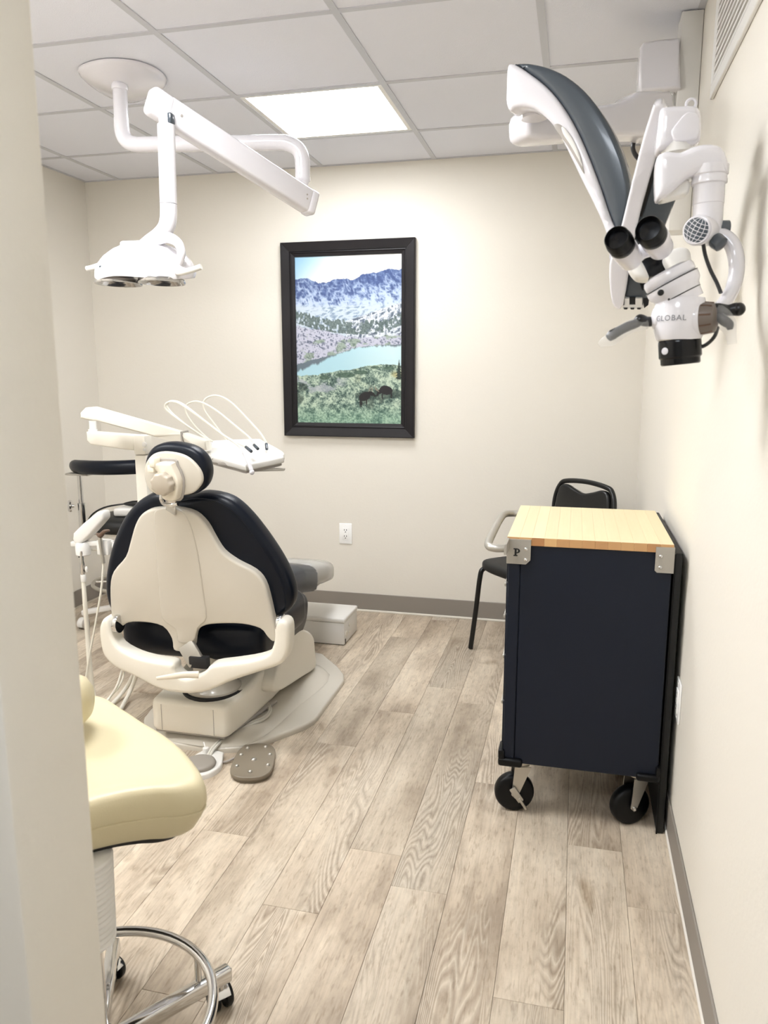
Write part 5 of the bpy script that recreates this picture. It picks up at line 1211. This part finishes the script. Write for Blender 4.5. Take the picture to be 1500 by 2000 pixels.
# bowed bracket holding the optical head
b = B(); stube(b, [py(1396, 458, 1.66), py(1414, 462, 1.655), py(1430, 478, 1.65), py(1438, 505, 1.645), py(1438, 535, 1.635), py(1430, 565, 1.625), py(1416, 590, 1.60), py(1400, 608, 1.565), py(1375, 620, 1.53)], [0.013, 0.014, 0.015, 0.015, 0.014, 0.013, 0.013, 0.012, 0.012], 16, flat=1.2); obj('bow_bracket', b, 'white', t, 60)
b = B(); stube(b, [py(1373, 474, 1.62), py(1378, 500, 1.62), py(1388, 528, 1.61), py(1400, 552, 1.60), py(1408, 572, 1.59)], 0.0036, 8); obj('cable', b, 'black', t)
# optical head
YH = 1.50
h0 = py(1325, 664, YH); h1 = py(1330, 583, YH)
ax = h1 - h0; L1 = ax.length; pxm = 0.00101
b = B(); lathe(b, h0, ax, [(37 * pxm, 0), (39 * pxm, 0.004), (41 * pxm, 0.010), (44 * pxm, 0.022), (45.5 * pxm, 0.036), (45 * pxm, 0.050), (42.5 * pxm, 0.062), (39.5 * pxm, 0.072), (38 * pxm, L1)], 32); bd = obj('optical_body', b, 'white', t, 60)
b = B(); c = py(1284, 622, YH); ell(b, c, (0.012, 0.024, 0.022)); obj('side_boss', b, 'white', bd)
b = B(); c = py(1352, 624, YH - .012); d_ = V(0.9, -0.35, 0.05).normalized(); lathe(b, c, d_, [(0.030, -0.01), (0.031, 0.008), (0.030, 0.014), (0.0285, 0.016)], 26); obj('side_boss', b, 'white', bd, 40)
b = B(); lathe(b, c, d_, [(0.028, 0.015), (0.027, 0.026), (0.024, 0.038), (0.014, 0.042)], 24); kn = obj('zoom_knob', b, 'knob', t)
b = B()
for i in range(9):
    a = 2 * PI * i / 9; aa = (V(0, 0, 1) - d_ * d_.z).normalized(); bb_ = d_.cross(aa); q_ = (aa * math.cos(a) + bb_ * math.sin(a))
    tube(b, [c + d_ * 0.017 + q_ * 0.0275, c + d_ * 0.036 + q_ * 0.0245], 0.002, 5)
obj('grip_rib', b, 'brown', kn)
# turret: tilted stack between body and binocular head
t0 = py(1330, 588, YH); t1 = py(1309, 545, YH); ax = (t1 - t0); Lx = ax.length
b = B(); lathe(b, t0, ax, [(0.038, -0.006), (0.0385, 0.006), (0.040, 0.016), (0.0455, 0.024), (0.0465, 0.030), (0.0465, 0.036), (0.043, 0.039), (0.045, 0.042), (0.0455, 0.050), (0.043, 0.056), (0.036, 0.058), (0.030, 0.060)], 32); tr2 = obj('turret', b, 'white', t, 40)
axn = ax.normalized()
def groove(h, r_, a0, a1):
    aa = (V(1, 0, 0) - axn * axn.x).normalized(); bb_ = axn.cross(aa)
    bm = B(); tube(bm, [t0 + axn * h + (aa * math.cos(a) + bb_ * math.sin(a)) * r_ for a in [a0 + (a1 - a0) * i / 30 for i in range(31)]], 0.0010, 6); return bm
o_ = obj('groove_line', groove(0.0375, 0.0462, 0, 2 * PI), 'black', tr2); 
obj('groove_line', groove(0.010, 0.0392, 0, 2 * PI), 'black', tr2)
b = B(); c = py(1290, 572, YH - 0.045); cyl(b, c, c - V(0, 0.007, 0), 0.0055, 14, .001); obj('lock_screw', b, 'black', tr2)
b = B(); c = py(1306, 585, YH - 0.042); cyl(b, c, c - V(0, 0.004, 0), 0.002, 8); obj('lock_screw', b, 'black', tr2)
# binocular body: black front plate between two white lobes
b = B(); bf = [(1246, 497), (1262, 488), (1278, 490), (1298, 497), (1306, 512), (1313, 524), (1292, 536), (1269, 541), (1258, 522)]
pillow(b, plane_out(bf, (0, YH - 0.088, 0), (0.1, -1, 0.25), 0), (-0.1, 1, -0.25), 0.10, 0.003, 2, 0.003); bh = obj('binocular_body', b, 'glassblack', t, 30)
b = B(); lobe = [(1232, 508), (1244, 500), (1256, 512), (1268, 538), (1262, 542), (1246, 540), (1235, 530), (1229, 518)]
pillow(b, plane_out(lobe, (0, YH - 0.050, 0), (0, -1, 0.2), 3), (0, 1, -0.2), 0.045, 0.008, 3, 0.008); obj('binocular_lobe', b, 'whitem', bh, 50)
b = B(); lobe = [(1298, 496), (1310, 486), (1330, 480), (1346, 484), (1352, 500), (1350, 522), (1338, 538), (1314, 526), (1304, 512)]
pillow(b, plane_out(lobe, (0, YH - 0.042, 0), (0, -1, 0.2), 3), (0, 1, -0.2), 0.055, 0.012, 4, 0.012); obj('binocular_lobe', b, 'whitem', bh, 50)
def eyepiece(f, k, m_, r_):
    """f: rim centre px (near), k: tube end px"""
    a = py(f[0], f[1], YH - 0.085); c = py(k[0], k[1], YH - 0.015); d = (c - a).normalized(); Lg = (c - a).length
    b = B(); lathe(b, a, d, [(r_ * .72, 0.010), (r_ * .80, 0.0015), (r_ * .86, -0.001), (r_ * .93, 0.001), (r_ * .95, 0.010), (r_ * 1.0, 0.013), (r_ * 1.02, 0.020), (r_ * .97, 0.0215), (r_ * 1.0, 0.023), (r_ * 1.0, 0.034), (r_ * .94, 0.036)], 30, False)
    e = obj('eyepiece', b, 'rubber', t, 40)
    b = B(); lathe(b, a, d, [(0.0001, 0.008), (r_ * .5, 0.0085), (r_ * .74, 0.009)], 26, False); obj('ocular_lens', b, 'glassblack', e)
    b = B(); lathe(b, a, d, [(r_ * .90, 0.034), (r_ * .97, 0.037), (r_ * 1.02, 0.046), (r_ * 1.02, 0.055), (r_ * .94, 0.057), (r_ * .92, Lg + 0.012)], 28); obj('eyepiece_barrel', b, 'white', t, 40)
eyepiece((1204, 464), (1228, 501), 0, 0.0228)
eyepiece((1266, 446), (1287, 479), 0, 0.0238)
b = B(); stube(b, [py(1238, 505, YH + .02), py(1252, 492, YH + .02), py(1270, 486, YH + .02), py(1290, 488, YH + .02)], 0.014, 12); obj('bridge', b, 'white', t, 60)
# objective
o0 = py(1327, 662, YH); o1 = py(1329, 712, YH); ax = o1 - o0; Lo = ax.length
b = B(); lathe(b, o0, ax, [(0.033, -0.002), (0.0365, 0.003), (0.0368, 0.008), (0.0368, Lo - 0.014), (0.034, Lo - 0.011), (0.034, Lo - 0.002), (0.032, Lo), (0.026, Lo), (0.024, Lo - 0.006), (0.0005, Lo - 0.007)], 32); ob = obj('objective', b, 'glassblack', t, 40)
b = B(); c = py(1298, 686, YH - 0.026); d_ = V(-0.62, -0.78, 0).normalized(); lathe(b, c - d_ * 0.006, d_, [(0.0062, 0), (0.0062, 0.006), (0.004, 0.007), (0.0005, 0.0073)], 18); obj('white_button', b, 'white', ob)
b = B(); lathe(b, o0, ax, [(0.0375, -0.004), (0.0375, 0.0005)], 32); obj('collar', b, 'steel', ob)
b = B(); stube(b, [py(1362, 678, YH), py(1374, 676, YH), py(1386, 668, YH + .01), py(1396, 656, YH + .02), py(1402, 640, YH + .04)], 0.0034, 8); obj('cable', b, 'black', t)
# steering handles in clear sleeves
b = B(); stube(b, [py(1278, 628, YH), py(1262, 628, YH - .005), py(1250, 625, YH - .01), py(1242, 632, YH - .012), py(1226, 638, YH - .02), py(1210, 646, YH - .03), py(1196, 654, YH - .035), py(1189, 660, YH - .038)], [0.0085, 0.009, 0.0105, 0.008, 0.0085, 0.0085, 0.0095, 0.007], 14); hl = obj('steering_handle', b, 'black', t, 60)
b = B(); stube(b, [py(1262, 630, YH - .005), py(1236, 636, YH - .015), py(1214, 648, YH - .03), py(1194, 662, YH - .038), py(1180, 668, YH - .04), py(1170, 674, YH - .04)], [0.012, 0.0125, 0.0125, 0.013, 0.009, 0.004], 14, flat=0.8); obj('clear_sleeve', b, 'clear', hl, 60)
b = B(); stube(b, [py(1392, 606, YH - .02), py(1404, 606, YH - .02), py(1422, 606, YH - .02), py(1438, 604, YH - .02), py(1450, 605, YH - .02)], [0.012, 0.0125, 0.0095, 0.0115, 0.010], 16); ell(b, py(1443, 604, YH - .022), (.011, .012, .0115)); hr_ = obj('steering_handle', b, 'black', t, 60)
b = B(); stube(b, [py(1398, 610, YH - .02), py(1412, 622, YH - .03), py(1422, 636, YH - .032), py(1427, 652, YH - .032), py(1430, 672, YH - .03)], [0.016, 0.017, 0.015, 0.010, 0.008], 14, flat=0.7); obj('clear_sleeve', b, 'clear', hr_, 60)
b = B(); stube(b, [py(1402, 616, YH - .025), py(1414, 626, YH - .03), py(1424, 634, YH - .03), py(1426, 644, YH - .03)], [0.008, 0.009, 0.008, 0.004], 12); obj('trigger', b, 'black', hr_, 60)
# lettering wrapped on the body (mesh text)
word = 'GLOBAL'
hax = (h1 - h0).normalized()
cu_ = bpy.data.curves.new('lettering', 'FONT'); cu_.body = word; cu_.size = 0.0135; cu_.space_character = 1.15; cu_.extrude = 0.0; cu_.align_x = 'CENTER'; cu_.align_y = 'CENTER'; cu_.resolution_u = 3
tmp = bpy.data.objects.new('tmp_text', cu_); C.objects.link(tmp)
dg_ = bpy.context.evaluated_depsgraph_get(); me = bpy.data.meshes.new_from_object(tmp.evaluated_get(dg_)); bpy.data.objects.remove(tmp)
bm = B(); bm.from_mesh(me); bpy.data.meshes.remove(me)
bmesh.ops.subdivide_edges(bm, edges=[e for e in bm.edges if e.calc_length() > 0.002], cuts=2)
R_ = 0.0466; cen = py(1326.5, 624, YH); phi0 = math.atan2(-1, -0.50)
for v_ in bm.verts:
    a = phi0 + v_.co.x / R_; v_.co = cen + V(math.cos(a), math.sin(a), 0) * R_ + hax * v_.co.y
obj('lettering', bm, 'greyink', bd, 0)
